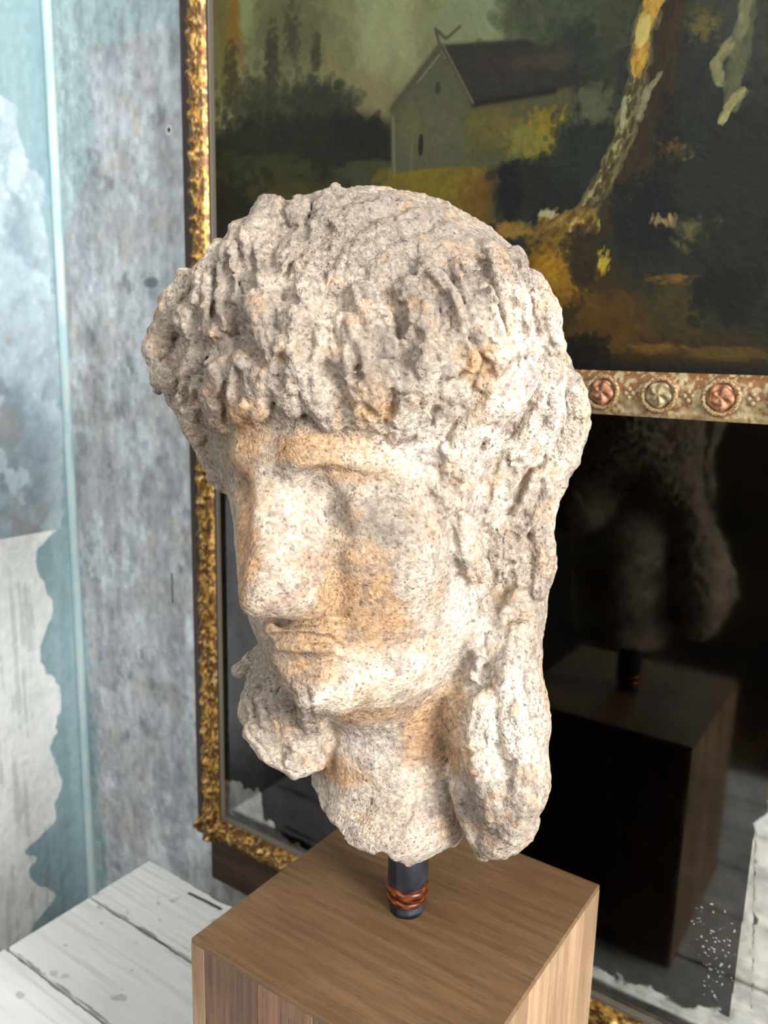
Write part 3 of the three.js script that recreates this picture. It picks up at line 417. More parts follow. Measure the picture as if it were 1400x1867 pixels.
{
  // survey frame of the head: X to the right of the view, Y down, W towards the viewer, unit SC metres; P = the point seen at (px, py), w units nearer than the rod
  const P = (px, py, w) => [(px - 700) * (1 - w / FPX), (py - 933.5) * (1 - w / FPX), w];
  const norm = (a) => { const l = Math.hypot(...a); return a.map((k) => k / l); }, dot = (a, b) => a[0] * b[0] + a[1] * b[1] + a[2] * b[2];
  const FW = norm([-0.68, 0.14, 0.72]), SD = (() => { const s = [0.72, 0.05, 0.69], d = dot(s, FW); return norm(s.map((k, i) => k - d * FW[i])); })();
  const UP = (() => { const c = [FW[1] * SD[2] - FW[2] * SD[1], FW[2] * SD[0] - FW[0] * SD[2], FW[0] * SD[1] - FW[1] * SD[0]]; return c[1] > 0 ? c.map((k) => -k) : c; })();
  const prims = { face: [], hair: [], lock: [], cut: [] };
  const ell = (set, c, rs, ru, rf, k = 30) => prims[set].push({ e: 1, c, rs, ru, rf, k, b: c, R: Math.max(rs, ru, rf) });
  const cap = (set, a, b, ra, rb, k = 30) => prims[set].push({ e: 0, a, b, ra, rb, k, b_: null, R: Math.hypot(a[0] - b[0], a[1] - b[1], a[2] - b[2]) / 2 + Math.max(ra, rb), d: [b[0] - a[0], b[1] - a[1], b[2] - a[2]] });
  const smin = (a, b, k) => { const h = Math.max(k - Math.abs(a - b), 0) / k; return Math.min(a, b) - h * h * k * 0.25; };
  const dist = (p, x, y, z) => {
    if (p.e) {
      x -= p.c[0]; y -= p.c[1]; z -= p.c[2];
      const s = x * SD[0] + y * SD[1] + z * SD[2], u = x * UP[0] + y * UP[1] + z * UP[2], f = x * FW[0] + y * FW[1] + z * FW[2];
      const k0 = Math.hypot(s / p.rs, u / p.ru, f / p.rf), k1 = Math.hypot(s / (p.rs * p.rs), u / (p.ru * p.ru), f / (p.rf * p.rf));
      return k1 < 1e-9 ? -Math.min(p.rs, p.ru, p.rf) : k0 * (k0 - 1) / k1;
    }
    x -= p.a[0]; y -= p.a[1]; z -= p.a[2];
    const d = p.d, l2 = d[0] * d[0] + d[1] * d[1] + d[2] * d[2] + 1e-9, t = Math.min(1, Math.max(0, (x * d[0] + y * d[1] + z * d[2]) / l2));
    x -= d[0] * t; y -= d[1] * t; z -= d[2] * t;
    return Math.sqrt(x * x + y * y + z * z) - (p.ra + (p.rb - p.ra) * t);
  };
  // ---- masses: face, jaw, neck
  ell('face', P(665, 985, 105), 200, 325, 225);                       // face and cheeks
  ell('face', P(672, 760, 85), 255, 230, 285, 40);                    // skull under the hair
  cap('face', P(584, 1212, 236), P(612, 1228, 222), 58, 60, 20); cap('face', P(606, 1222, 222), P(700, 1190, 190), 58, 62, 30);      // chin
  cap('face', P(700, 1185, 180), P(820, 1110, 120), 66, 66, 40);      // jaw
  cap('face', P(735, 1130, 10), P(712, 1450, -35), 165, 148, 30);     // neck
  ell('face', P(705, 1462, -10), 150, 70, 150, 40);                   // flare at the foot of the neck
  // ---- brow, nose, mouth
  const snapped = [];                                                 // strokes laid on the surface: filled after the masses
  const on = (set, pts, k = 14) => snapped.push({ set, pts, k });
  cap('face', P(490, 858, 294), P(472, 1082, 354), 22, 22, 18);       // ridge of the nose
  cap('face', P(534, 872, 278), P(558, 1078, 304), 25, 40, 24); cap('face', P(508, 872, 290), P(514, 1082, 334), 24, 32, 24);       // its near side
  cap('face', P(448, 905, 262), P(466, 1082, 318), 16, 24, 22);       // its far side
  cap('face', P(468, 1090, 346), P(566, 1092, 306), 24, 25, 14);      // wing
  ell('face', P(546, 1168, 250), 66, 60, 46, 24);                     // mouth
  cap('face', P(496, 1146, 284), P(588, 1148, 292), 13, 12, 14);      // upper lip
  cap('face', P(516, 1182, 282), P(588, 1187, 290), 14, 13, 14);      // lower lip
  cap('face', P(452, 828, 296), P(560, 828, 330), 26, 26, 30); cap('face', P(560, 828, 330), P(730, 850, 292), 26, 20, 34);   // brow
  ell('face', P(690, 1000, 240), 105, 90, 74, 50);                    // near cheek
  on('face', [[664, 930, 42, -0.68], [716, 934, 38, -0.72]], 26);     // eyeball under the worn lid
  on('cut', [[578, 876, 16, 0.1], [588, 905, 20, 0.15], [604, 945, 15, 0.25], [626, 985, 8, 0.5]], 26);   // inner corner of the eye
  on('cut', [[560, 872, 9, 0.45], [630, 876, 12, 0.45], [690, 886, 9, 0.5], [740, 898, 5, 0.6]], 20);
  on('cut', [[606, 1000, 8, 0.4], [610, 1080, 11, 0.3], [616, 1124, 9, 0.2]], 20);
  on('cut', [[474, 1126, 9, 0], [522, 1131, 11, 0], [594, 1128, 8, 0.2]], 8);       // under the nose
  on('cut', [[486, 1160, 6, 0], [540, 1162, 8, 0], [600, 1165, 8, 0], [624, 1184, 6, 0]], 3);   // mouth line
  on('cut', [[516, 1208, 14, 0.2], [600, 1214, 14, 0.3], [640, 1220, 8, 0.5]], 18);
  // ---- masses of the hair
  ell('hair', P(672, 652, 88), 300, 268, 330);
  ell('hair', P(812, 742, 10), 215, 250, 250, 50);                    // near and back
  cap('hair', P(905, 760, 40), P(890, 980, 40), 135, 100, 50);
  cap('hair', P(640, 640, -40), P(700, 1010, -120), 215, 150, 50);    // back of the head, unseen
  cap('hair', P(420, 590, 165), P(366, 690, 140), 92, 66, 40);        // far side over the temple
  cap('hair', P(395, 770, 150), P(415, 860, 130), 50, 36, 40);
  cap('hair', P(596, 1070, 10), P(526, 1285, 70), 84, 78, 40); cap('hair', P(526, 1285, 70), P(546, 1340, 70), 76, 66, 30);   // far tress behind the chin
  cap('hair', P(542, 1170, 150), P(530, 1255, 130), 54, 56, 30);
  cap('hair', P(500, 1172, 60), P(436, 1222, 74), 13, 15, 8);         // loose end of a curl
  const tress = [[935, 1010, 60, 70], [938, 1110, 84, 50], [914, 1205, 112, 60], [905, 1300, 124, 84], [912, 1420, 120, 78], [908, 1495, 112, 58], [880, 1560, 108, 10]];
  tress.forEach(([x, y, w, r], i) => { if (i) { const [a, b, c, d] = tress[i - 1]; cap('hair', P(a, b, c), P(x, y, w), d, r, 26); } });
  cap('hair', P(962, 1288, 70), P(988, 1304, 78), 26, 17, 12); cap('hair', P(848, 1258, 146), P(838, 1330, 142), 26, 28, 16); cap('hair', P(868, 1210, 160), P(870, 1240, 164), 22, 22, 6);
  cap('hair', P(852, 1440, 136), P(866, 1505, 132), 28, 24, 14);
  for (const k in prims) for (const p of prims[k]) p.b ??= p.e ? p.c : [(p.a[0] + p.b[0]) / 2, (p.a[1] + p.b[1]) / 2, (p.a[2] + p.b[2]) / 2];
  const center = (p) => (p.e ? p.c : [p.a[0] + p.d[0] / 2, p.a[1] + p.d[1] / 2, p.a[2] + p.d[2] / 2]);
  const reduce = (list, x, y, z) => { let d = 1e4; for (const p of list) d = smin(d, dist(p, x, y, z), p.k); return d; };
  const massF = [...prims.face], massH = [...prims.hair];
  const rawSurface = (px, py) => {                                    // w of the first surface of the masses along a sight line
    let w = 560; for (let i = 0; i < 90; i++) { const q = P(px, py, w), d = Math.min(reduce(massF, ...q), reduce(massH, ...q)); if (d < 0.6) return w; w -= Math.max(0.6, d * 0.85); if (w < -450) return null; } return w;
  };
  const grad = (q) => { const f = (a) => Math.min(reduce(massF, ...a), reduce(massH, ...a)), e = 4; return norm([0, 1, 2].map((i) => { const a = [...q], b = [...q]; a[i] += e; b[i] -= e; return f(a) - f(b); })); };
  const snap = ([px, py, r, lift]) => { const w = rawSurface(px, py); if (w === null) return { c: P(px, py, 0), r }; const q = P(px, py, w), n = grad(q); return { c: q.map((k, i) => k + n[i] * r * lift), r }; };
  // ---- locks: px, py, radius, lift (in radii above the surface)
  const L = (...pts) => on('lock', pts.map(([x, y, r, l]) => [x, y, r, l + 0.12]), 7), G = (...pts) => on('cut', pts.map(([x, y, r, l]) => [x, y, r * 1.5, l - 0.3]), 7), G2 = (...pts) => on('cut', pts.map(([x, y, r, l]) => [x, y, r * 1.1, l + 0.15]), 10);
  // crown: flat shallow waves
  L([700, 372, 26, -0.65], [640, 392, 26, -0.8], [600, 430, 24, -0.8], [560, 480, 22, -0.8]); L([760, 395, 24, -0.8], [690, 425, 26, -0.85], [640, 470, 26, -0.85], [612, 520, 22, -0.65]);
  L([820, 420, 24, -0.8], [760, 445, 24, -0.85], [700, 490, 26, -0.85], [670, 540, 24, -0.65], [650, 590, 20, -0.5]); L([870, 452, 24, -0.8], [800, 470, 22, -0.8], [770, 510, 24, -0.65]);
  L([596, 392, 24, -0.5], [560, 425, 22, -0.65], [520, 470, 22, -0.65]);
  // far side curls along the outline
  L([498, 402, 34, 0], [470, 440, 30, -0.1], [468, 470, 20, -0.2]); L([552, 386, 20, 0.2], [536, 404, 18, 0.1]); L([612, 366, 22, 0], [588, 384, 18, 0]);
  L([452, 436, 26, 0.1], [430, 470, 24, 0], [424, 510, 20, 0]); L([408, 470, 24, 0.1], [384, 510, 24, 0.1], [378, 562, 22, 0.1], [384, 590, 16, 0]); L([352, 520, 22, 0.1], [330, 556, 24, 0.2], [322, 590, 22, 0.1]);
  L([318, 590, 24, 0.2], [306, 640, 28, 0.3], [310, 690, 24, 0.2]); L([302, 668, 16, 0.4], [290, 708, 13, 0.5]); L([322, 692, 24, 0.2], [326, 730, 18, 0.1]);
  L([352, 586, 26, 0.1], [374, 610, 20, 0.1], [372, 640, 18, 0], [356, 662, 16, 0]); L([358, 690, 24, 0.1], [352, 730, 22, 0], [362, 790, 18, 0]); L([400, 620, 24, 0], [410, 670, 26, 0], [396, 720, 22, 0], [400, 770, 18, -0.2]);
  // fringe over the brow
  L([470, 520, 26, -0.2], [484, 570, 28, 0], [500, 630, 28, 0.1], [484, 690, 24, 0], [470, 738, 20, 0]); L([420, 540, 22, 0], [432, 590, 22, 0]); L([452, 660, 26, 0], [446, 720, 24, 0], [440, 752, 18, -0.1]);
  L([560, 540, 26, -0.1], [548, 590, 30, 0.2], [534, 640, 28, 0.2], [528, 690, 26, 0.1], [534, 734, 20, 0]); L([584, 600, 22, 0], [566, 660, 26, 0.1], [580, 720, 24, 0.1], [602, 768, 18, 0]);
  L([606, 640, 20, 0.1], [622, 690, 24, 0.15], [640, 740, 20, 0.1], [656, 762, 14, 0]); L([636, 600, 24, 0.1], [654, 660, 28, 0.25], [668, 720, 26, 0.2], [692, 772, 14, 0]);
  L([690, 590, 24, 0], [706, 640, 26, 0.1], [704, 700, 24, 0.1], [708, 740, 16, 0]); L([664, 540, 22, 0], [676, 590, 24, 0.1], [700, 620, 18, 0]);
  L([742, 540, 26, -0.1], [764, 580, 30, 0.1], [770, 640, 34, 0.3], [752, 700, 30, 0.2], [730, 748, 24, 0.1], [722, 790, 16, 0]); L([800, 610, 26, 0.2], [826, 660, 28, 0.25], [806, 706, 26, 0.2], [770, 740, 20, 0.1], [752, 780, 16, 0]);
  L([778, 500, 22, 0], [806, 552, 24, 0.2], [812, 600, 22, 0.2]); L([838, 500, 24, 0.1], [862, 560, 28, 0.3], [870, 612, 28, 0.3], [896, 650, 24, 0.2], [880, 690, 20, 0.1]);
  L([888, 470, 24, 0], [914, 510, 24, 0.2], [924, 570, 28, 0.25], [930, 630, 28, 0.2]); L([936, 476, 24, -0.15], [952, 520, 22, 0]); L([950, 1460, 30, -0.3], [944, 1515, 22, -0.1]); L([962, 520, 24, 0.1], [986, 580, 28, 0.1], [1000, 640, 26, 0.1]);
  // the mass before and behind the ear
  L([940, 680, 34, 0], [900, 730, 34, 0.1], [850, 790, 32, 0.1], [826, 850, 28, 0.1], [822, 910, 22, 0]); L([990, 680, 34, 0], [980, 750, 36, 0.1], [936, 820, 30, 0.1], [900, 890, 28, 0.1], [880, 940, 20, 0]);
  L([1030, 700, 26, 0], [1040, 760, 30, 0.1], [1022, 830, 28, 0.1], [976, 880, 28, 0.1], [950, 940, 24, 0.1], [920, 980, 18, 0]); L([1040, 800, 24, 0], [1008, 880, 22, 0], [980, 950, 26, 0], [990, 1020, 22, 0], [980, 1080, 18, 0]);
  L([832, 960, 24, 0.1], [840, 1010, 24, 0.25], [853, 1040, 25, 0.35]); L([900, 960, 26, 0], [912, 1020, 26, 0], [900, 1070, 20, 0]);
  L([812, 830, 22, 0], [800, 880, 20, 0], [806, 930, 16, 0]);
  L([950, 1150, 26, -0.4], [925, 1220, 28, -0.4], [930, 1290, 30, -0.5], [945, 1360, 30, -0.4]); L([876, 1290, 34, -0.6], [866, 1360, 28, -0.5], [890, 1420, 34, -0.5], [900, 1480, 30, -0.4]); L([960, 1380, 28, 0], [950, 1450, 30, 0], [930, 1510, 24, 0]);
  // far tress: fine twisted strands
  for (let i = 0; i < 7; i++) L([476 + i * 15, 1236 + i * 4, 8, -0.5], [458 + i * 19, 1275, 12, -0.15], [470 + i * 18, 1330, 13, 0.1], [500 + i * 12, 1385, 12, 0]);
  L([500, 1372, 22, 0], [540, 1394, 22, 0], [574, 1388, 18, 0]); L([470, 1330, 22, 0.1], [500, 1366, 20, 0.1]);
  // deep gashes between the locks
  G([774, 508, 5, 0], [800, 540, 9, 0], [821, 575, 11, -0.2], [818, 622, 8, 0]); G([879, 488, 9, 0], [871, 520, 9, 0], [893, 556, 10, -0.1], [908, 600, 8, 0]); G([893, 690, 8, 0], [852, 702, 9, 0], [821, 718, 9, 0], [800, 745, 9, 0], [788, 772, 6, 0]);
  G([411, 556, 7, 0], [440, 600, 10, 0], [464, 654, 7, 0]); G([350, 632, 8, 0], [372, 640, 9, 0], [402, 628, 6, 0]); G([546, 418, 8, 0]  , [552, 424, 6, 0]); G([593, 411, 7, 0], [600, 416, 5, 0]);
  G([338, 690, 8, 0], [346, 640, 8, 0], [344, 590, 7, 0]); G([594, 672, 6, 0], [616, 710, 8, 0], [630, 766, 7, 0]); G([714, 714, 5, 0], [710, 750, 5, 0], [702, 778, 4, 0], [680, 760, 4, 0], [662, 740, 4, 0]);
  G([754, 612, 7, 0], [742, 636, 8, 0], [734, 664, 7, 0]); G2([560, 600, 6, 0], [560, 630, 8, 0], [546, 656, 6, 0]); G([676, 552, 6, 0], [684, 572, 5, 0]); G2([938, 846, 7, 0], [922, 890, 9, 0], [902, 936, 9, 0], [886, 958, 7, 0]); G([984, 888, 6, 0], [972, 924, 7, 0], [956, 952, 8, 0], [941, 982, 10, 0]);
  G2([935, 1030, 6, 0], [931, 1066, 9, 0], [900, 1092, 12, 0], [878, 1112, 14, 0], [858, 1150, 14, 0], [850, 1200, 14, 0], [826, 1252, 14, 0]); G([886, 1220, 5, 0], [884, 1240, 5, 0]); G([850, 1250, 6, 0], [862, 1258, 5, 0]); G2([846, 1376, 6, 0], [866, 1370, 4, 0], [882, 1356, 3, 0]);
  G([846, 1478, 7, 0], [858, 1490, 7, 0], [868, 1530, 4, 0]); G2([880, 1028, 5, 0], [866, 1062, 6, 0], [838, 1058, 5, 0], [824, 1024, 5, 0], [826, 975, 4, 0]); G2([802, 840, 6, 0], [798, 862, 5, 0], [812, 890, 5, 0]); G([520, 1372, 6, 0], [512, 1384, 6, 0]); G2([592, 1310, 7, 0], [600, 1360, 7, 0], [604, 1400, 7, 0]);
  G2([735, 1500, 5, 0], [748, 1482, 5, 0]); G([989, 770, 6, 0], [992, 778, 6, 0]); G2([1012, 640, 5, 0], [990, 636, 4, 0]); G([920, 470, 6, 0], [940, 502, 5, 0]);
  G([404, 470, 5, 0], [404, 510, 8, 0], [398, 552, 7, 0]); G([362, 540, 6, 0], [350, 580, 8, 0]); G([330, 700, 6, 0], [338, 740, 7, 0]); G([428, 690, 6, 0], [424, 740, 6, 0]); G([508, 660, 6, 0], [506, 710, 7, 0]); G([452, 470, 6, 0], [448, 520, 7, 0]);
  G([640, 640, 5, 0], [646, 690, 7, 0]); G([730, 560, 5, 0], [732, 600, 7, 0]); G([836, 600, 6, 0], [846, 640, 8, 0], [850, 672, 6, 0]); G([520, 500, 6, 0], [522, 545, 7, 0]); G([940, 560, 6, 0], [952, 610, 7, 0]); G([900, 780, 5, 0], [872, 830, 7, 0], [858, 880, 6, 0]);
  for (const s of snapped.filter((q) => q.set !== 'cut')) { const c = s.pts.map((a) => snap(a)); c.forEach((a, i) => { if (i || c.length === 1) { const b = c[Math.max(0, i - 1)]; cap(s.set, b.c, a.c, b.r, a.r, s.k); } }); }
  for (const k in prims) for (const p of prims[k]) p.b = center(p);
  {                                                                   // gashes lie on the finished locks
    const F = [...prims.face], H = [...prims.hair, ...prims.lock], D = (q) => Math.min(reduce(F, ...q), reduce(H, ...q));
    const cuts = snapped.filter((q) => q.set === 'cut').map((s) => ({ s, c: s.pts.map(([px, py, r, lift]) => { let w = 560; for (let i = 0; i < 120; i++) { const d = D(P(px, py, w)); if (d < 0.6) break; w -= Math.max(0.6, d * 0.8); if (w < -450) { w = 0; break; } } const q = P(px, py, w), e = 5, n = norm([0, 1, 2].map((i) => { const a = [...q], b = [...q]; a[i] += e; b[i] -= e; return D(a) - D(b); })); return { c: q.map((k, i) => k + n[i] * r * lift), r }; }) }));
    for (const { s, c } of cuts) c.forEach((a, i) => { if (i) cap('cut', c[i - 1].c, a.c, c[i - 1].r, a.r, s.k); });
    for (const p of prims.cut) p.b = center(p);
  }
  for (const p of prims.lock) { const d = norm(p.d.map((k) => k + 1e-6)), h = Math.abs(d[2]) < 0.8 ? [0, 0, 1] : [1, 0, 0], c = (a, b) => [a[1] * b[2] - a[2] * b[1], a[2] * b[0] - a[0] * b[2], a[0] * b[1] - a[1] * b[0]]; p.e1 = norm(c(d, h)); p.e2 = c(d, p.e1); }
  // ---- field
  const cutEdge = (x, y, z) => y - (588 - 0.5 * Math.max(0, 40 - x) + 0.02 * x + 12 * noise(x / 50, 3, z / 60) + 9 * noise(x / 20, 8, z / 22) + 0.15 * (z - 60));
  function field(S, x, y, z, fine) {
    let f = 1e4, h = 1e4, c = 1e4, ck = 9;
    for (const p of S.face) f = smin(f, dist(p, x, y, z), p.k);
    for (const p of S.hair) h = smin(h, dist(p, x, y, z), p.k);
    let near = null, nd = 1e4; for (const p of S.lock) { const e = dist(p, x, y, z); if (e < nd) { nd = e; near = p; } h = smin(h, e, p.k); }
    f = Math.max(f, cutEdge(x, y, z)); let d = smin(f, h, 10);
    for (const p of S.cut) d = -smin(-d, dist(p, x, y, z), p.k);
    if (fine && d > -17 && d < 17) {
      const m = ss(-14, 14, f - h), rough = m * (y > 200 ? 0.8 : 1);
      d += (1 - m) * (2.2 * noise(x / 38, y / 38, z / 38) + 0.8 * noise(x / 13, y / 13, z / 13)) + rough * (3 * noise(x / 44, y / 44, z / 44) + 2.2 * noise(x / 20, y / 20, z / 20) + 1.8 * noise(x / 9, y / 9, z / 9) + 1.6 * noise(x / 10 + 5, y / 34, z / 10) + 5 * ss(0.16, 0, Math.abs(noise(x / 30 + 3, y / 44, z / 30))) * (0.5 + 0.5 * noise(x / 50, y / 50, z / 50 + 7)));
      if (near && nd < 12) {                                          // chiselled strands along each lock
        const n = near, vx = x - n.a[0], vy = y - n.a[1], vz = z - n.a[2], phi = Math.atan2(vx * n.e2[0] + vy * n.e2[1] + vz * n.e2[2], vx * n.e1[0] + vy * n.e1[1] + vz * n.e1[2]);
        d += m * Math.min(1, n.ra / 20) * 2.4 * Math.max(0, Math.cos(7 * phi + 2.5 * noise(x / 24, y / 24, z / 24)) - 0.1) * ss(12, 4, nd);
      }
      const pit = noise(x / 11 + 40, y / 11, z / 11); d += (0.35 + 0.65 * m) * 7 * Math.max(0, pit - 0.42);
    }
        return [d, f - h];
  }
  // ---- grid, evaluated near the surface only
  const CELL = 3, lo = [-450, -620, -420], N = [280, 424, 320], B = 10;
  const G3 = new Float32Array(N[0] * N[1] * N[2]).fill(50), HS = new Uint8Array(G3.length), at = (i, j, k) => (k * N[1] + j) * N[0] + i;
  for (let bk = 0; bk < N[2]; bk += B) for (let bj = 0; bj < N[1]; bj += B) for (let bi = 0; bi < N[0]; bi += B) {
    const c = [lo[0] + (bi + B / 2) * CELL, lo[1] + (bj + B / 2) * CELL, lo[2] + (bk + B / 2) * CELL], hb = B * CELL * 0.87, S = {};
    const d0 = field(prims, c[0], c[1], c[2], false)[0];
    const near = Math.abs(d0) < hb * 1.35 + 20;
    if (!near) { if (d0 < 0) for (let k = bk; k < Math.min(bk + B, N[2]); k++) for (let j = bj; j < Math.min(bj + B, N[1]); j++) for (let i = bi; i < Math.min(bi + B, N[0]); i++) G3[at(i, j, k)] = -50; continue; }
    for (const n in prims) S[n] = prims[n].filter((p) => Math.hypot(p.b[0] - c[0], p.b[1] - c[1], p.b[2] - c[2]) - p.R < hb + 60);
    for (let k = bk; k < Math.min(bk + B, N[2]); k++) for (let j = bj; j < Math.min(bj + B, N[1]); j++) for (let i = bi; i < Math.min(bi + B, N[0]); i++) { const a = at(i, j, k), v = field(S, lo[0] + i * CELL, lo[1] + j * CELL, lo[2] + k * CELL, true); G3[a] = v[0]; HS[a] = v[1] > 0 ? 1 : 0; }
  }
  // ---- surface nets
  const vid = new Int32Array(G3.length).fill(-1), V = [], hairy = [], quads = [];
  const corner = [[0, 0, 0], [1, 0, 0], [0, 1, 0], [1, 1, 0], [0, 0, 1], [1, 0, 1], [0, 1, 1], [1, 1, 1]], edges = [[0, 1], [2, 3], [4, 5], [6, 7], [0, 2], [1, 3], [4, 6], [5, 7], [0, 4], [1, 5], [2, 6], [3, 7]];
  for (let k = 0; k < N[2] - 1; k++) for (let j = 0; j < N[1] - 1; j++) for (let i = 0; i < N[0] - 1; i++) {
    const a = at(i, j, k); let mask = 0; const g = [];
    for (let q = 0; q < 8; q++) { const v = G3[a + corner[q][0] + corner[q][1] * N[0] + corner[q][2] * N[0] * N[1]]; g.push(v); if (v < 0) mask |= 1 << q; }
    if (mask === 0 || mask === 255) continue;
    let x = 0, y = 0, z = 0, n = 0;
    for (const [p, q] of edges) if ((g[p] < 0) !== (g[q] < 0)) { const t = g[p] / (g[p] - g[q]); x += lerp(corner[p][0], corner[q][0], t); y += lerp(corner[p][1], corner[q][1], t); z += lerp(corner[p][2], corner[q][2], t); n++; }
    vid[a] = V.length / 3; hairy.push(HS[a]); V.push(lo[0] + (i + x / n) * CELL, lo[1] + (j + y / n) * CELL, lo[2] + (k + z / n) * CELL);
  }
  const st = [1, N[0], N[0] * N[1]];
  for (let k = 1; k < N[2] - 1; k++) for (let j = 1; j < N[1] - 1; j++) for (let i = 1; i < N[0] - 1; i++) {
    const a = at(i, j, k), s = G3[a] < 0;
    for (let ax = 0; ax < 3; ax++) {
      if (s === G3[a + st[ax]] < 0) continue;
      const u = st[(ax + 1) % 3], w = st[(ax + 2) % 3], q = [vid[a - u - w], vid[a - w], vid[a], vid[a - u]];
      if (q.some((m) => m < 0)) continue;
      quads.push(s ? q : [q[3], q[2], q[1], q[0]]);
    }
  }
  // keep only the largest piece (no loose crumbs of stone)
  const par = Int32Array.from({ length: V.length / 3 }, (_, i) => i), find = (i) => { while (par[i] !== i) i = par[i] = par[par[i]]; return i; };
  for (const q of quads) for (let i = 1; i < 4; i++) par[find(q[i])] = find(q[0]);
  const count = new Map(); for (let i = 0; i < par.length; i++) { const r = find(i); count.set(r, (count.get(r) ?? 0) + 1); }
  const main = [...count].sort((a, b) => b[1] - a[1])[0][0];
  // ---- to metres, colours, split into face and hair
  const nv = V.length / 3, pos = new Float32Array(nv * 3), colr = new Float32Array(nv * 3), isHair = new Uint8Array(nv);
  const blob = (x, y, n, list) => { let m = 0; for (const [a, b, ra, rb] of list) { m = Math.max(m, ss(1.25, 0.45, Math.hypot((x - a) / ra, (y - b) / rb) + 0.7 * n)); } return m; };
  const ochres = [[440, 800, 50, 55], [620, 832, 110, 30], [460, 950, 26, 130], [665, 850, 80, 26], [640, 1090, 60, 100], [560, 1215, 60, 40], [720, 1300, 130, 55], [690, 1150, 60, 60], [800, 1420, 60, 70], [780, 1330, 60, 60], [620, 1470, 50, 30], [560, 1150, 60, 30], [680, 760, 30, 60], [860, 690, 40, 40]].map(([a, b, c, d]) => [...P(a, b, 260).slice(0, 2), c, d]);
  const lichens = [[715, 955, 42, 46], [690, 450, 190, 110], [470, 520, 60, 40],  [400, 800, 40, 90], [520, 400, 90, 40], [860, 470, 120, 60], [600, 420, 130, 60], [500, 1260, 90, 110], [440, 640, 110, 90], [780, 580, 80, 80], [905, 1500, 70, 50], [700, 690, 60, 60]].map(([a, b, c, d]) => [...P(a, b, 260).slice(0, 2), c, d]);
  const whites = [[960, 640, 80, 90], [1000, 740, 70, 120], [900, 820, 60, 120], [930, 1350, 70, 120], [620, 1270, 60, 30], [740, 1240, 110, 60], [850, 1100, 30, 120], [760, 830, 120, 40], [960, 760, 90, 100], [900, 1200, 60, 60], [790, 1480, 60, 40], [650, 1420, 60, 50]].map(([a, b, c, d]) => [...P(a, b, 260).slice(0, 2), c, d]);
  for (let i = 0; i < nv; i++) {
    const x = V[3 * i], y = V[3 * i + 1], z = V[3 * i + 2];
    const w = new THREE.Vector3().copy(EYE).addScaledVector(RIGHT, x * SC).addScaledVector(DOWN, y * SC).addScaledVector(FWD, (FPX - z) * SC);
    pos[3 * i] = w.x - bo.x; pos[3 * i + 1] = w.y - bo.y; pos[3 * i + 2] = w.z - bo.z;
    const n1 = fbm(x / 60, y / 60, z / 60, 4), n2 = fbm(x / 18 + 9, y / 18, z / 18, 3), n3 = noise(x / 6, y / 6, z / 6), n4 = noise(x / 4 + 30, y / 4, z / 4);
    let c = mix3(rgb(160, 147, 133), rgb(186, 174, 160), clamp(0.5 + n1 + 0.5 * n2));
    const nn = 0.8 * n1 + 0.6 * n2;
    c = mix3(c, rgb(176, 134, 92), 0.68 * blob(x, y, nn, ochres));
    c = mix3(c, rgb(124, 115, 105), 0.62 * blob(x, y, -nn, lichens));
    c = mix3(c, rgb(214, 206, 195), 0.65 * blob(x, y, nn, whites));
    c = mix3(c, rgb(184, 142, 106), 0.32 * ss(0.12, 0.35, fbm(x / 34 + 50, y / 34, z / 34, 3)));
    c = mix3(c, rgb(132, 120, 114), 0.42 * ss(0.12, 0.34, fbm(x / 26 + 90, y / 26, z / 26, 3)));
    const g = 1 + 0.12 * n3 + 0.1 * n4 - 0.4 * ss(0.62, 0.85, noise(x / 5 + 70, y / 5, z / 5));
    for (let k = 0; k < 3; k++) colr[3 * i + k] = toLin(clamp(c[k] * g));
    isHair[i] = hairy[i];
  }
  const all = new THREE.BufferGeometry(); const index = [];
  for (const q of quads) if (find(q[0]) === main) index.push(q[0], q[1], q[2], q[0], q[2], q[3]);
  all.setAttribute('position', new THREE.BufferAttribute(pos, 3)); all.setIndex(index); all.computeVertexNormals();
  const nrm = all.attributes.normal.array;
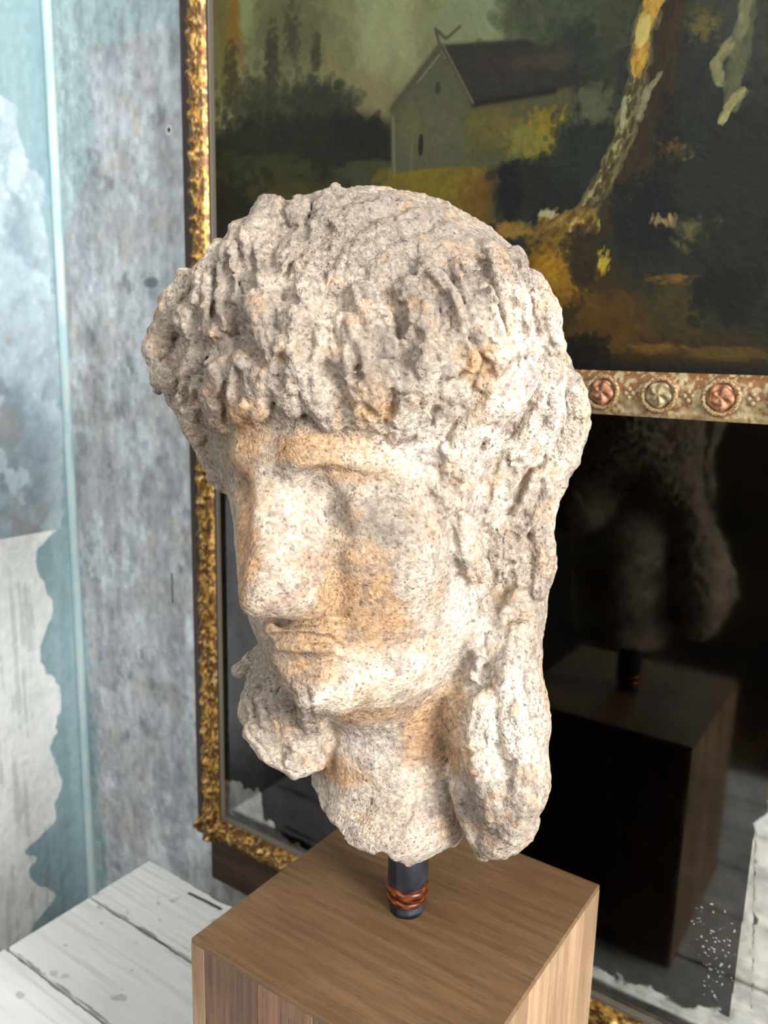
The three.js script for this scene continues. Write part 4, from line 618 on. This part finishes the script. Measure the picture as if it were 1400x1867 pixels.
  const pick = (want) => {                                            // vertices doubled where the dominant axis changes, so that the grain has even scale
    const map = new Map(), p = [], n = [], c = [], uv = [], ix = [];
    for (let t = 0; t < index.length; t += 3) {
      const tri = [index[t], index[t + 1], index[t + 2]]; if (((isHair[tri[0]] + isHair[tri[1]] + isHair[tri[2]]) >= 2 ? 1 : 0) !== want) continue;
      const m = [0, 1, 2].map((k) => Math.abs(nrm[3 * tri[0] + k] + nrm[3 * tri[1] + k] + nrm[3 * tri[2] + k])), ax = m[0] > m[1] && m[0] > m[2] ? 0 : m[1] > m[2] ? 1 : 2;
      for (const v of tri) { const key = v * 3 + ax; let id = map.get(key); if (id === undefined) { id = p.length / 3; map.set(key, id); for (let k = 0; k < 3; k++) { p.push(pos[3 * v + k]); n.push(nrm[3 * v + k]); c.push(colr[3 * v + k]); } const a = [pos[3 * v], pos[3 * v + 1], pos[3 * v + 2]]; uv.push(a[(ax + 1) % 3] / 0.09, a[(ax + 2) % 3] / 0.09); } ix.push(id); }
    }
    const g = new THREE.BufferGeometry(); g.setAttribute('position', new THREE.Float32BufferAttribute(p, 3)); g.setAttribute('normal', new THREE.Float32BufferAttribute(n, 3)); g.setAttribute('color', new THREE.Float32BufferAttribute(c, 3)); g.setAttribute('uv', new THREE.Float32BufferAttribute(uv, 2)); g.setIndex(ix); return g;
  };
  // gritty grain of the stone, 90 mm to a repeat
  const tile = (n, f) => (u, v) => { const a = u * n, b = v * n, wx = u, wy = v; return lerp(lerp(f(a, b), f(a - n, b), wx), lerp(f(a, b - n), f(a - n, b - n), wx), wy); };
  const grit = tile(64, (a, b) => 0.5 * noise(a, b, 1) + 0.5 * noise(a * 2.1, b * 2.1, 4)), spk = tile(110, (a, b) => noise(a, b, 9));
  const grain = texture(512, 512, (u, v) => { const g = grit(u, v), s = spk(u, v), k = 0.92 + 0.24 * g - 0.24 * ss(0.5, 0.85, s) + 0.14 * ss(0.45, 0.8, -s); return [k, k * 0.985, k * 0.965]; }, { repeat: true });
  const pitsB = texture(512, 512, (u, v) => clamp(0.7 + 0.5 * grit(u, v) - 0.7 * ss(0.45, 0.75, spk(u, v))), { data: true, repeat: true });
  const stone = std({ map: grain, bumpMap: pitsB, bumpScale: 0.0007, roughness: 0.92, vertexColors: true });
  const headMesh = mesh('stone_face', pick(0), stone, bust); headMesh.userData.label = 'smooth worn stone face and neck';
  mesh('carved_hair', pick(1), stone, headMesh).userData.label = 'rough wavy carved hair with two long tresses';
}
renderer.render(scene, camera);
